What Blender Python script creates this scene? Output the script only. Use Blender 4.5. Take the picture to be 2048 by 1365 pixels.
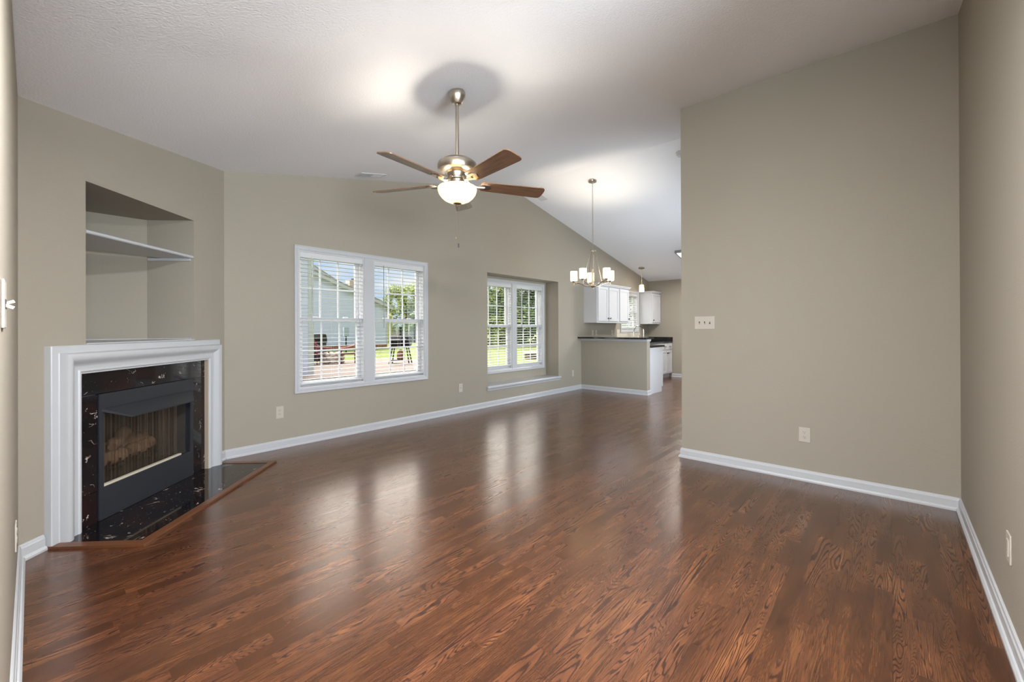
import bpy, bmesh, math, random
from mathutils import Vector, Matrix
for o in list(bpy.data.objects): bpy.data.objects.remove(o)
S = bpy.context.scene; COL = S.collection
PI = math.pi; R = math.radians
random.seed(7)

# ------------------------------------------------------------------ camera
cam = bpy.data.cameras.new('camera'); CAM = bpy.data.objects.new('camera', cam); COL.objects.link(CAM)
cam.sensor_width = 36; cam.lens = 36*853.37/2048; cam.clip_start = .02; cam.clip_end = 500
cam.shift_x = (1024-1022.573)/2048; cam.shift_y = -(682.5-655.394)/2048
yaw, pit, rol = R(41.6704), R(.1239), R(.2025)
F = Vector((math.cos(yaw)*math.cos(pit), math.sin(yaw)*math.cos(pit), math.sin(pit)))
RR = Vector((math.sin(yaw), -math.cos(yaw), 0)); UU = RR.cross(F)
R2 = RR*math.cos(rol)-UU*math.sin(rol); U2 = RR*math.sin(rol)+UU*math.cos(rol)
CAM.matrix_world = Matrix((( R2.x,U2.x,-F.x,0),(R2.y,U2.y,-F.y,0),(R2.z,U2.z,-F.z,1.25),(0,0,0,1)))
S.camera = CAM
# ------------------------------------------------------------------ light and exposure
S.view_settings.view_transform = 'Standard'; S.view_settings.look = 'None'
S.view_settings.gamma = 1; S.view_settings.use_curve_mapping = False
S.view_settings.exposure = 0.17
SKY = .9; SUN = .8
FOYER_W = 15; FAN_W = 45; CHAND_W = 11; PEND_W = 8; PANEL_W = 62; ENTRY_W = 125; GLOW = 23
def fill_light(name, loc, d, w, h, watts, col=(.80,.90,1)):
    l = bpy.data.lights.new(name, 'AREA'); l.shape = 'RECTANGLE'; l.size = w; l.size_y = h; l.energy = watts; l.color = col
    o = bpy.data.objects.new(name, l); COL.objects.link(o); o.location = loc; o.rotation_euler = Vector(d).to_track_quat('-Z', 'Y').to_euler(); return o
# added fill lights, set in invented hall windows and patio door out of view
fill_light('fill_hall_south', (.0, -3.0, 1.45), (0,1,1.9), 2.4, 1.7, 620)
fill_light('fill_hall_west', (-2.4, -.9, 1.45), (1,.2,1.5), 2.4, 1.7, 230)
fill_light('fill_dining_south', (6.6, 1.42, 1.1), (0,1,.3), 1.7, 1.95, 75)

S.cycles.max_bounces = 10; S.cycles.diffuse_bounces = 6; S.cycles.glossy_bounces = 4
S.cycles.transparent_max_bounces = 24; S.cycles.transmission_bounces = 6
S.cycles.sample_clamp_indirect = 6.0; S.cycles.caustics_reflective = False; S.cycles.caustics_refractive = False
W = bpy.data.worlds.new('sky'); S.world = W; W.use_nodes = True
nt = W.node_tree; nt.nodes.clear()
def wn(t, **k):
    n = nt.nodes.new(t)
    for a, b in k.items(): setattr(n, a, b)
    return n
tc = wn('ShaderNodeTexCoord'); sep = wn('ShaderNodeSeparateXYZ'); nt.links.new(tc.outputs['Generated'], sep.inputs[0])
rmp = wn('ShaderNodeValToRGB'); nt.links.new(sep.outputs['Z'], rmp.inputs[0])
rmp.color_ramp.elements[0].position = 0; rmp.color_ramp.elements[0].color = (.66,.80,.95,1)
rmp.color_ramp.elements[1].position = .5; rmp.color_ramp.elements[1].color = (.22,.45,.85,1)
mp = wn('ShaderNodeMapping'); mp.inputs['Scale'].default_value = (3,3,9); nt.links.new(tc.outputs['Generated'], mp.inputs[0])
ns = wn('ShaderNodeTexNoise'); ns.inputs['Scale'].default_value = 1.6; ns.inputs['Detail'].default_value = 6; nt.links.new(mp.outputs[0], ns.inputs[0])
cr = wn('ShaderNodeValToRGB'); nt.links.new(ns.outputs[0], cr.inputs[0])
cr.color_ramp.elements[0].position = .42; cr.color_ramp.elements[1].position = .62
mx = wn('ShaderNodeMix', data_type='RGBA'); nt.links.new(cr.outputs[0], mx.inputs[0]); nt.links.new(rmp.outputs[0], mx.inputs[6])
mx.inputs[7].default_value = (1.0,1.0,1.0,1)
bg = wn('ShaderNodeBackground'); nt.links.new(mx.outputs[2], bg.inputs[0]); bg.inputs[1].default_value = SKY
wo = wn('ShaderNodeOutputWorld'); nt.links.new(bg.outputs[0], wo.inputs[0])
sl = bpy.data.lights.new('sun', 'SUN'); sl.energy = SUN; sl.angle = R(1); sl.color = (1,.97,.92)
so = bpy.data.objects.new('sun', sl); COL.objects.link(so); so.rotation_euler = (R(42), 0, R(-25))

gl_ = bpy.data.lights.new('sky_glow', 'SUN'); gl_.energy = GLOW; gl_.angle = R(150); gl_.color = (1,.95,.88)   # added sun lamp, strengthening the broad soft light of the northern sky
go_ = bpy.data.objects.new('sky_glow', gl_); COL.objects.link(go_); go_.rotation_euler = Vector((.22,-1,-.25)).to_track_quat('-Z', 'Y').to_euler()
# ------------------------------------------------------------------ room numbers
YA, XB, YD, XC = 4.795, 4.186, -.35, -.05
XR, ZR, SL, SR, XK = 5.408, 3.627, .204, .2107, 10.857
YC = 3.512; XA = 1.232; XP = 7.56
def zc(x): return ZR-SL*(XR-x) if x < XR else ZR-SR*(x-XR)
s2 = 2**-.5
MD = Matrix(((s2,-s2,0,XC),(s2,s2,0,YC),(0,0,1,0),(0,0,0,1)))   # diagonal wall frame: x = along, y = into the wall, z = up
UL = (XA-XC)*2**.5

# ------------------------------------------------------------------ mesh helpers
def lin(c):
    return tuple((v/255/12.92 if v <= 10.3 else ((v/255+.055)/1.055)**2.4) for v in c)+(1,)
class MB:
    def __init__(s, M=None): s.bm = bmesh.new(); s.M = M or Matrix()
    def box(s, a, b, bev=0, M=None):
        m = s.M @ M if M else s.M
        r = bmesh.ops.create_cube(s.bm, size=1)['verts']
        c = [(a[i]+b[i])/2 for i in range(3)]; d = [abs(b[i]-a[i]) for i in range(3)]
        for v in r: v.co = Vector((c[0]+v.co.x*d[0], c[1]+v.co.y*d[1], c[2]+v.co.z*d[2]))
        if bev:
            es = list({e for v in r for e in v.link_edges})
            q = bmesh.ops.bevel(s.bm, geom=es, offset=bev, segments=2, affect='EDGES', profile=.5)
            r = list({v for f in q['faces'] for v in f.verts} | {v for v in r if v.is_valid})
        for v in r: v.co = m @ v.co
        return s
    def prism(s, pts, ax, a, b, M=None):
        """polygon pts (2-D) extruded along axis ax from a to b"""
        m = s.M @ M if M else s.M
        def P(p, t):
            l = [p[0], p[1]]; l.insert(ax, t); return m @ Vector(l)
        A = [s.bm.verts.new(P(p, a)) for p in pts]; B = [s.bm.verts.new(P(p, b)) for p in pts]
        n = len(pts); s.bm.faces.new(A); s.bm.faces.new(B[::-1])
        for i in range(n): s.bm.faces.new((A[(i+1)%n], A[i], B[i], B[(i+1)%n]))
        return s
    def tube(s, pts, r, n=12, cap=True, M=None):
        m = s.M @ M if M else s.M
        pts = [Vector(p) for p in pts]; rs = r if isinstance(r, (list, tuple)) else [r]*len(pts)
        rings = []; up = None
        for i, p in enumerate(pts):
            t = (pts[min(i+1, len(pts)-1)]-pts[max(i-1, 0)]).normalized()
            if up is None: up = t.orthogonal().normalized()
            up = (up-t*up.dot(t)).normalized(); v = t.cross(up)
            rings.append([s.bm.verts.new(m @ (p+(up*math.cos(2*PI*k/n)+v*math.sin(2*PI*k/n))*rs[i])) for k in range(n)])
        for a, b in zip(rings, rings[1:]):
            for k in range(n): s.bm.faces.new((a[k], a[(k+1)%n], b[(k+1)%n], b[k]))
        if cap: s.bm.faces.new(rings[0][::-1]); s.bm.faces.new(rings[-1])
        return s
    def lathe(s, prof, c=(0,0,0), n=32, M=None):
        m = s.M @ M if M else s.M; c = Vector(c); rings = []
        for r, z in prof:
            rings.append([s.bm.verts.new(m @ (c+Vector((r*math.cos(2*PI*k/n), r*math.sin(2*PI*k/n), z)))) for k in range(n)] if r > 1e-6 else [s.bm.verts.new(m @ (c+Vector((0,0,z))))])
        for a, b in zip(rings, rings[1:]):
            for k in range(n):
                k2 = (k+1)%n
                if len(a) == 1 and len(b) == 1: continue
                if len(a) == 1: s.bm.faces.new((a[0], b[k2], b[k]))
                elif len(b) == 1: s.bm.faces.new((a[k], a[k2], b[0]))
                else: s.bm.faces.new((a[k], a[k2], b[k2], b[k]))
        return s
    def sweep(s, path, prof, closed=False, M=None):
        """path: list of (P, out) with out = in-plane vectors; prof: list of (a,b): P + a*v1 + b*v2 for per-point (P, v1, v2)"""
        m = s.M @ M if M else s.M; rows = []
        for P, v1, v2 in path:
            rows.append([s.bm.verts.new(m @ (Vector(P)+Vector(v1)*a+Vector(v2)*b)) for a, b in prof])
        k = len(prof)
        it = list(zip(rows, rows[1:]))+([(rows[-1], rows[0])] if closed else [])
        for a, b in it:
            for i in range(k): s.bm.faces.new((a[i], a[(i+1)%k], b[(i+1)%k], b[i]))
        if not closed: s.bm.faces.new(rows[0][::-1]); s.bm.faces.new(rows[-1])
        return s
    def build(s, name, m, parent=None, smooth=False, kind=None, auto=None):
        bmesh.ops.recalc_face_normals(s.bm, faces=s.bm.faces)
        me = bpy.data.meshes.new(name)
        if smooth:
            for f in s.bm.faces: f.smooth = True
            for e in s.bm.edges:
                if len(e.link_faces) == 2 and e.calc_face_angle(0) > R(auto or 35): e.smooth = False
        s.bm.to_mesh(me); s.bm.free()
        o = bpy.data.objects.new(name, me); COL.objects.link(o)
        if m: me.materials.append(m)
        if parent is not None:
            o.parent = parent
        if kind: o['kind'] = kind
        return o
def empty(name, loc=(0,0,0), rz=0):
    o = bpy.data.objects.new(name, None); COL.objects.link(o); o.location = loc; o.rotation_euler = (0,0,rz); o.empty_display_size = .1
    return o
def tag(o, label, cat, group=None, kind=None):
    o['label'] = label; o['category'] = cat
    if group: o['group'] = group
    if kind: o['kind'] = kind
    return o
def dup(o, loc=None, rz=None, label=None, parent=None):
    c = o.copy(); COL.objects.link(c)
    if parent is not None: c.parent = parent
    for ch in [k for k in bpy.data.objects if k.parent == o]: dup(ch, parent=c)
    if loc is not None: c.location = loc
    if rz is not None: c.rotation_euler = (0,0,rz)
    if label: c['label'] = label
    return c

# ------------------------------------------------------------------ materials
class NT:
    def __init__(s, name):
        s.m = bpy.data.materials.new(name); s.m.use_nodes = True; s.t = s.m.node_tree; s.p = s.t.nodes['Principled BSDF']
    def n(s, t, **k):
        q = s.t.nodes.new(t)
        for a, b in k.items(): setattr(q, a, b)
        return q
    def set(s, sock, v):
        if isinstance(v, bpy.types.NodeSocket): s.t.links.new(v, sock)
        else: sock.default_value = v
    def math(s, op, a, b=0., c=0.):
        q = s.n('ShaderNodeMath', operation=op); s.set(q.inputs[0], a); s.set(q.inputs[1], b); s.set(q.inputs[2], c); return q.outputs[0]
    def noise(s, v, scale, detail=2, rough=.5, dist=0.):
        q = s.n('ShaderNodeTexNoise'); s.set(q.inputs['Vector'], v); q.inputs['Scale'].default_value = scale
        q.inputs['Detail'].default_value = detail; q.inputs['Roughness'].default_value = rough; q.inputs['Distortion'].default_value = dist
        return q.outputs[0]
    def ramp(s, v, els):
        q = s.n('ShaderNodeValToRGB'); s.set(q.inputs[0], v); e = q.color_ramp.elements
        while len(e) < len(els): e.new(.5)
        for i, (p, c) in enumerate(els): e[i].position = p; e[i].color = c if len(c) == 4 else (*c, 1)
        return q.outputs[0]
    def mix(s, f, a, b, mode='MIX'):
        q = s.n('ShaderNodeMix', data_type='RGBA', blend_type=mode); s.set(q.inputs[0], f); s.set(q.inputs[6], a); s.set(q.inputs[7], b); return q.outputs[2]
    def xyz(s, x, y, z):
        q = s.n('ShaderNodeCombineXYZ'); s.set(q.inputs[0], x); s.set(q.inputs[1], y); s.set(q.inputs[2], z); return q.outputs[0]
    def pos(s, obj=True):
        return s.n('ShaderNodeTexCoord').outputs['Object'] if obj else s.n('ShaderNodeNewGeometry').outputs['Position']
    def split(s, v):
        q = s.n('ShaderNodeSeparateXYZ'); s.set(q.inputs[0], v); return q.outputs
    def white(s, v, dims='3D'):
        q = s.n('ShaderNodeTexWhiteNoise', noise_dimensions=dims)
        s.set(q.inputs['W' if dims == '1D' else 'Vector'], v); return q.outputs
    def bump(s, h, dist=.001, strength=1.):
        q = s.n('ShaderNodeBump'); s.set(q.inputs['Height'], h); q.inputs['Distance'].default_value = dist; q.inputs['Strength'].default_value = strength
        s.t.links.new(q.outputs[0], s.p.inputs['Normal'])
    def base(s, c): s.set(s.p.inputs['Base Color'], c)
    def rough(s, c): s.set(s.p.inputs['Roughness'], c)
def mat(name, c, rough=.5, metal=0, bump=None, spec=.5, var=0, emit=None, es=0, coat=0):
    q = NT(name); q.base(lin(c)); q.rough(rough); q.p.inputs['Metallic'].default_value = metal; q.p.inputs['Specular IOR Level'].default_value = spec
    if var: 
        f = q.noise(q.pos(), 6, 3); q.base(q.mix(f, lin([max(0, v*(1-var)) for v in c]), lin([min(255, v*(1+var)) for v in c])))
    if bump: q.bump(q.noise(q.pos(), bump[0], 3), bump[1])
    if emit: q.p.inputs['Emission Color'].default_value = lin(emit); q.p.inputs['Emission Strength'].default_value = es
    if coat: q.p.inputs['Coat Weight'].default_value = coat; q.p.inputs['Coat Roughness'].default_value = .05
    return q.m
M_WALL = mat('beige_paint', (160,152,138), .75, bump=(160,.0012), spec=.25)
M_CEIL = mat('ceiling_paint', (242,243,246), .85, bump=(90,.003), spec=.2)
M_TRIM = mat('white_trim_paint', (190,191,193), .35, bump=(30,.0002))
M_CAB = mat('white_cabinet_paint', (206,206,208), .4, bump=(25,.0002))
M_VINYL = mat('white_vinyl', (206,206,208), .4, bump=(25,.0002))
M_SLAT = mat('white_blind_slat', (206,206,206), .45, bump=(25,.0002))
M_PLATE = mat('ivory_plastic', (188,180,168), .35, bump=(20,.0001))
M_DARK = mat('dark_slot', (40,36,32), .6, bump=(20,.0001))
M_NICK = mat('brushed_nickel', (190,180,165), .28, 1, bump=(300,.0001))
M_CHROME = mat('chrome', (205,205,205), .12, 1, bump=(100,.00003))
M_BLACKM = mat('black_metal', (46,48,54), .42, .3, bump=(400,.0003))
M_FIREBRICK = mat('sooty_firebox', (40,35,30), .9, bump=(40,.004), var=.4)
M_LEDGE = mat('cream_ledge', (205,195,175), .5, bump=(50,.001))
M_KNOB = mat('black_knob', (22,21,21), .35, .6, bump=(100,.0001))
M_PULL = mat('pull_cord', (210,205,195), .5, bump=(100,.0001))

def m_floor():
    q = NT('oak_laminate'); x, y, z = q.split(q.pos())
    w = .066
    yr = q.math('DIVIDE', y, w); row = q.math('FLOOR', yr)
    r1 = q.white(row, '1D')[0]
    xs = q.math('ADD', q.math('ADD', q.math('DIVIDE', x, .46), q.math('MULTIPLY', r1, 37.)),
                q.math('MULTIPLY', q.math('SINE', q.math('ADD', q.math('MULTIPLY', x, 2.9), q.math('MULTIPLY', r1, 60.))), .42))
    col = q.math('FLOOR', xs); idv = q.white(q.xyz(row, col, 3.)); idf = idv[0]
    i0, i1, i2 = q.split(idv[1])
    # figured grain: contour lines of a stretched noise, cathedral arches
    gx = q.math('ADD', q.math('MULTIPLY', x, q.math('MULTIPLY_ADD', i2, .8, .45)), q.math('MULTIPLY', i0, 41.))
    gy = q.math('ADD', q.math('MULTIPLY', y, q.math('MULTIPLY_ADD', i1, 7., 6.)), q.math('MULTIPLY', i2, 53.))
    n1 = q.noise(q.xyz(gx, gy, q.math('MULTIPLY', i1, 17.)), 1.6, 1.2, .5, .12)
    jag = q.noise(q.xyz(q.math('MULTIPLY', x, 45.), q.math('MULTIPLY', y, 300.), 0.), 1., 2)
    amt = q.math('MULTIPLY_ADD', i2, 130., 120.)
    g = q.math('MULTIPLY_ADD', q.math('SINE', q.math('ADD', q.math('MULTIPLY', n1, amt), q.math('MULTIPLY', jag, 2.2))), .5, .5)
    g = q.ramp(g, [(.06, (0,0,0)), (.44, (1,1,1))])
    fib = q.noise(q.xyz(q.math('MULTIPLY', x, 14.), q.math('MULTIPLY', y, 380.), i0), 1., 2.)
    blot = q.noise(q.xyz(q.math('MULTIPLY', x, 3.), q.math('MULTIPLY', y, 16.), i1), 1., 2.)
    light = q.ramp(blot, [(.3, lin((116,70,46))), (.55, lin((142,88,56))), (.75, lin((174,112,68)))])
    dark = lin((62,35,27))
    str_ = q.math('MINIMUM', q.math('MAXIMUM', q.math('MULTIPLY_ADD', i0, 1.5, .0), .3), 1.)
    lines = q.math('SUBTRACT', 1., q.math('MULTIPLY', q.math('SUBTRACT', 1., g), str_))
    c = q.mix(lines, dark, light)
    c = q.mix(q.math('MULTIPLY', q.ramp(fib, [(.38,(1,1,1)),(.60,(0,0,0))]), .5), c, dark)
    tone = q.math('MULTIPLY_ADD', idf, .36, .30)
    c = q.mix(1., c, q.xyz(tone, tone, tone), 'MULTIPLY')
    # seams between the three-strip boards
    fb = q.math('FRACT', q.math('DIVIDE', y, w*3)); brow = q.math('FLOOR', q.math('DIVIDE', y, w*3))
    bx = q.math('FRACT', q.math('ADD', q.math('DIVIDE', x, 1.27), q.math('MULTIPLY', q.white(brow, '1D')[0], 9.)))
    seam = q.math('MAXIMUM', q.math('LESS_THAN', fb, .008), q.math('LESS_THAN', bx, .0012))
    c = q.mix(q.math('MULTIPLY', q.math('LESS_THAN', q.math('FRACT', yr), .02), .35), c, dark)
    c = q.mix(q.math('MULTIPLY', seam, .75), c, lin((40,24,18)))
    q.base(c)
    q.rough(q.math('ADD', q.math('MULTIPLY_ADD', fib, .08, .18), q.math('MULTIPLY', q.math('SUBTRACT', 1., lines), .10)))
    h = q.math('SUBTRACT', q.math('MULTIPLY_ADD', fib, .5, q.math('MULTIPLY', lines, .6)), q.math('MULTIPLY', seam, 1.2))
    q.bump(h, .00035, .5)
    q.p.inputs['Specular IOR Level'].default_value = .55; q.p.inputs['Specular Tint'].default_value = (1,.70,.50,1); q.p.inputs['Coat Weight'].default_value = .5; q.p.inputs['Coat Tint'].default_value = (1,.93,.86,1); q.p.inputs['Coat Roughness'].default_value = .21
    return q.m
M_FLOOR = m_floor()
def m_marble():
    q = NT('black_marble'); P = q.pos()
    big = q.noise(P, 3.5, 4, .6, 1.5)
    v = q.math('ABSOLUTE', q.math('SUBTRACT', big, .5))
    vein = q.ramp(v, [(.0, (1,1,1)), (.009, (.0,.0,.0))])
    msk = q.ramp(q.noise(P, 14, 3), [(.57, (0,0,0)), (.65, (1,1,1))])
    fl = q.ramp(q.noise(P, 75, 2, .6), [(.70, (0,0,0)), (.74, (1,1,1))])
    f = q.math('MAXIMUM', q.math('MULTIPLY', vein, msk), q.math('MULTIPLY', fl, .6))
    brn = q.mix(q.ramp(q.noise(P, 5, 4), [(.45,(0,0,0)),(.7,(1,1,1))]), lin((14,13,17)), lin((40,22,20)))
    q.base(q.mix(f, brn, lin((215,200,185)))); q.rough(.06)
    q.bump(big, .0003, .3)
    return q.m
M_MARBLE = m_marble()
def m_wood(name, a, b, rough, sc=1., ax=0):
    q = NT(name); x, y, z = q.split(q.pos())
    k = [x, y, z]; k[ax] = q.math('MULTIPLY', k[ax], .07)
    n = q.noise(q.xyz(*k), 90*sc, 4, .6, .4); q.base(q.mix(n, lin(a), lin(b))); q.rough(rough); q.bump(n, .0003, .4)
    return q.m
M_BLADE = m_wood('walnut_blade', (58,40,31), (142,108,82), .27)
M_BORDER = m_wood('oak_border', (78,46,28), (118,74,46), .3)
M_GRANITE = NT('black_granite'); M_GRANITE.base(M_GRANITE.ramp(M_GRANITE.noise(M_GRANITE.pos(), 120, 3), [(.5, lin((14,14,15))), (.8, lin((70,70,72)))])); M_GRANITE.rough(.1); M_GRANITE = M_GRANITE.m
def m_glass():
    q = NT('window_glass'); t = q.t; t.nodes.remove(q.p)
    tr = q.n('ShaderNodeBsdfTransparent'); tr.inputs[0].default_value = (.97,.98,.98,1)
    gl = q.n('ShaderNodeBsdfGlossy'); gl.inputs['Roughness'].default_value = .01
    fr = q.n('ShaderNodeFresnel'); fr.inputs[0].default_value = 1.35
    mx = q.n('ShaderNodeMixShader'); t.links.new(q.math('MULTIPLY', fr.outputs[0], q.math('SUBTRACT', 1., q.n('ShaderNodeNewGeometry').outputs['Backfacing'])), mx.inputs[0]); t.links.new(tr.outputs[0], mx.inputs[1]); t.links.new(gl.outputs[0], mx.inputs[2])
    t.links.new(mx.outputs[0], t.nodes['Material Output'].inputs[0]); return q.m
M_GLASS = m_glass()
def m_shade(name, c, e, es):
    q = NT(name); t = q.t
    t.nodes.remove(q.p)
    d = q.n('ShaderNodeBsdfDiffuse'); d.inputs[0].default_value = lin((235,228,215))
    tl = q.n('ShaderNodeBsdfTranslucent'); tl.inputs[0].default_value = lin(c)
    m1 = q.n('ShaderNodeMixShader'); m1.inputs[0].default_value = .74
    t.links.new(d.outputs[0], m1.inputs[1]); t.links.new(tl.outputs[0], m1.inputs[2])
    em = q.n('ShaderNodeEmission'); em.inputs[0].default_value = lin(e); em.inputs[1].default_value = es
    ad = q.n('ShaderNodeAddShader'); t.links.new(m1.outputs[0], ad.inputs[0]); t.links.new(em.outputs[0], ad.inputs[1])
    t.links.new(ad.outputs[0], t.nodes['Material Output'].inputs[0]); return q.m
M_BOWL = m_shade('alabaster_glass', (255,238,205), (255,214,150), .55)
M_SHADE = m_shade('opal_glass', (255,245,228), (255,240,215), .9)
def m_emit(name, c, s):
    q = NT(name); q.base(lin((240,240,240))); q.p.inputs['Emission Color'].default_value = lin(c); q.p.inputs['Emission Strength'].default_value = s; return q.m
M_PANEL = m_emit('lit_diffuser', (255,250,240), 3.)
def m_siding():
    q = NT('vinyl_siding'); z = q.split(q.pos(False))[2]
    f = q.math('FRACT', q.math('DIVIDE', z, .11))
    q.base(q.mix(q.ramp(f, [(0,(0,0,0)),(.14,(1,1,1))]), lin((120,128,140)), lin((208,211,234)))); q.rough(.6); q.bump(f, .01, .6); return q.m
M_SIDING = m_siding()
M_SHINGLE = mat('grey_shingles', (150,146,146), .9, bump=(12,.01), var=.15)
def m_mesh():
    q = NT('fire_screen_mesh'); x, y, z = q.split(q.pos())
    a = q.math('SINE', q.math('MULTIPLY', q.math('ADD', x, z), 900.)); b = q.math('SINE', q.math('MULTIPLY', q.math('SUBTRACT', x, z), 900.))
    al = q.math('GREATER_THAN', q.math('MAXIMUM', a, b), .86)
    q.base(lin((92,76,60))); q.p.inputs['Metallic'].default_value = .6; q.rough(.45); q.set(q.p.inputs['Alpha'], al); return q.m
M_MESH = m_mesh()
M_LOG = mat('ceramic_log', (112,84,62), .9, bump=(30,.012), var=.35)
M_GRATE = mat('black_iron', (22,21,21), .6, .5, bump=(60,.001))

# ------------------------------------------------------------------ room shell
T = .14
XF, YF = -2.3, -2.9        # foyer extents
fl = MB(); fl.box((XF, YF, -.1), (XK+T, YA, 0)); fl.build('floor', M_FLOOR, kind='structure')
c = MB()
x0, x1 = XC, XR
c.prism([(XC-.0, zc(XC)), (XR, ZR), (XK, zc(XK)), (XK, zc(XK)+.2), (XR, ZR+.2), (XC, zc(XC)+.2)], 1, YD, YA)
c.box((XF, YF, 2.51), (XC, YA, 2.66)); c.prism([(XC, zc(XC)), (2.1, zc(2.1)), (2.1, zc(2.1)+.2), (XC, zc(XC)+.2)], 1, YF-T, YD)
c.build('ceiling', M_CEIL, kind='structure')

W1 = (1.875, 3.638, .555, 2.16); W2 = (4.922, 6.685, .478, 2.105); W3 = (9.27, 10.25, 1.14, 2.17)
RC = (4.815, 6.755, .33, 2.145); YR = YA+.30
a = MB(); cw = .05
def top(x): return zc(x)
def colm(x0, x1, z0, z1, y0=YA, y1=YA+T):
    """wall piece; z1 None = up to the ceiling"""
    if z1 is None:
        xs = [x0]+([XR] if x0 < XR < x1 else [])+[x1]
        a.prism([(x0, z0), (x1, z0)]+[(x, zc(x)+.1) for x in xs[::-1]], 1, y0, y1)
    else: a.prism([(x0, z0), (x1, z0), (x1, z1), (x0, z1)], 1, y0, y1)
h = (W1[0]+cw, W1[1]-cw, W1[2]+cw, W1[3]-cw)
colm(XC-.3, h[0], 0, None); colm(h[0], h[1], 0, h[2]); colm(h[0], h[1], h[3], None); colm(h[1], RC[0], 0, None)
colm(RC[0], RC[1], 0, RC[2]-.04); colm(RC[0], RC[1], RC[3], None); 
h3 = (W3[0]+.06, W3[1]-.06, W3[2]+.06, W3[3]-.06)
colm(RC[1], h3[0], 0, None); colm(h3[0], h3[1], 0, h3[2]); colm(h3[0], h3[1], h3[3], None); colm(h3[1], XK+T, 0, None)
# window bay (recess): cheeks, head, back
h2 = (W2[0]+cw, W2[1]-cw, W2[2]+cw, W2[3]-cw)
colm(RC[0]-.12, RC[0], 0, 2.4, YA+T, YR+T); colm(RC[1], RC[1]+.12, 0, 2.4, YA+T, YR+T)
colm(RC[0], RC[1], 0, RC[2]-.04, YA+T, YR); colm(RC[0], RC[1], RC[3], 2.4, YA+T, YR)
colm(RC[0], h2[0], 0, 2.4, YR, YR+T); colm(h2[1], RC[1], 0, 2.4, YR, YR+T); colm(h2[0], h2[1], 0, h2[2], YR, YR+T); colm(h2[0], h2[1], h2[3], 2.4, YR, YR+T)
a.build('wall_north', M_WALL, kind='structure')

def wall(name, p, q, z0, z1, side=1, z1b=None, t=T):
    """box wall whose room face runs from p to q; thickness goes to the `side`"""
    p, q = Vector(p), Vector(q); d = (q-p).normalized(); n = Vector((-d.y, d.x))*side*t
    m = MB(); zb = z1 if z1b is None else z1b
    P = [p, q, q+n, p+n]; Z = [z1, zb, zb, z1]
    A = [m.bm.verts.new((v.x, v.y, z0)) for v in P]; B = [m.bm.verts.new((v.x, v.y, z)) for v, z in zip(P, Z)]
    m.bm.faces.new(A); m.bm.faces.new(B[::-1])
    for i in range(4): m.bm.faces.new((A[i], A[(i+1)%4], B[(i+1)%4], B[i]))
    return m.build(name, M_WALL, kind='structure')
YC0 = 1.0; XD0 = 1.6
wall('wall_west', (XC, YC0), (XC, YC+.0), 0, zc(XC)+.1, 1)
wall('wall_west_niche', (XC, YC+.2), (XC, YA), 0, zc(XC)+.1, 1)
# partition facing the camera
pb = MB(); pb.box((XB, YD-T, 0), (XB+.12, 1.517, zc(XB)+.02), .0)
pb.build('wall_east', M_WALL, kind='structure')
wall('wall_south', (XD0, YD), (XB, YD), 0, zc(XD0)+.1, -1, zc(XB)+.1)
m = MB(); y0_, y1_ = 1.517-T, 1.517
m.prism([(XB+.12,0),(5.70,0),(5.70,zc(5.70)+.1),(XR,ZR+.1),(XB+.12,zc(XB)+.1)], 1, y0_, y1_)
m.prism([(5.70,2.08),(7.50,2.08),(7.50,zc(7.50)+.1),(5.70,zc(5.70)+.1)], 1, y0_, y1_)
m.prism([(7.50,0),(XK+T,0),(XK+T,zc(XK)+.1),(7.50,zc(7.50)+.1)], 1, y0_, y1_)
m.build('wall_kitchen_south', M_WALL, kind='structure')
# far kitchen wall with door opening
k = MB(); DY0, DY1 = 3.02, 3.86
k.box((XK, 1.3, 0), (XK+T, DY0, 2.6)); k.box((XK, DY1, 0), (XK+T, YA+T, 2.6)); k.box((XK, DY0, 2.04), (XK+T, DY1, 2.6))
k.build('wall_kitchen_east', M_WALL, kind='structure')
m = MB(); m.box((XF-T, YF-T, 0), (XF, -2.1, 2.5)); m.box((XF-T, .3, 0), (XF, 1.0+T, 2.5)); m.box((XF-T, -2.1, 0), (XF, .3, .6)); m.box((XF-T, -2.1, 2.3), (XF, .3, 2.5)); m.build('wall_foyer_west', M_WALL, kind='structure')
wall('wall_foyer_north', (XF, 1.0), (XC, 1.0), 0, 2.5, 1)
m = MB(); m.box((XF, YF-T, 0), (-1.2, YF, 2.5)); m.box((1.2, YF-T, 0), (2.0+T, YF, 2.95)); m.box((-1.2, YF-T, 0), (1.2, YF, .6)); m.box((-1.2, YF-T, 2.3), (1.2, YF, 2.95)); m.build('wall_foyer_south', M_WALL, kind='structure')
wall('wall_foyer_east', (2.0, YF), (2.0, YD-T), 0, 2.95, -1)

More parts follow.
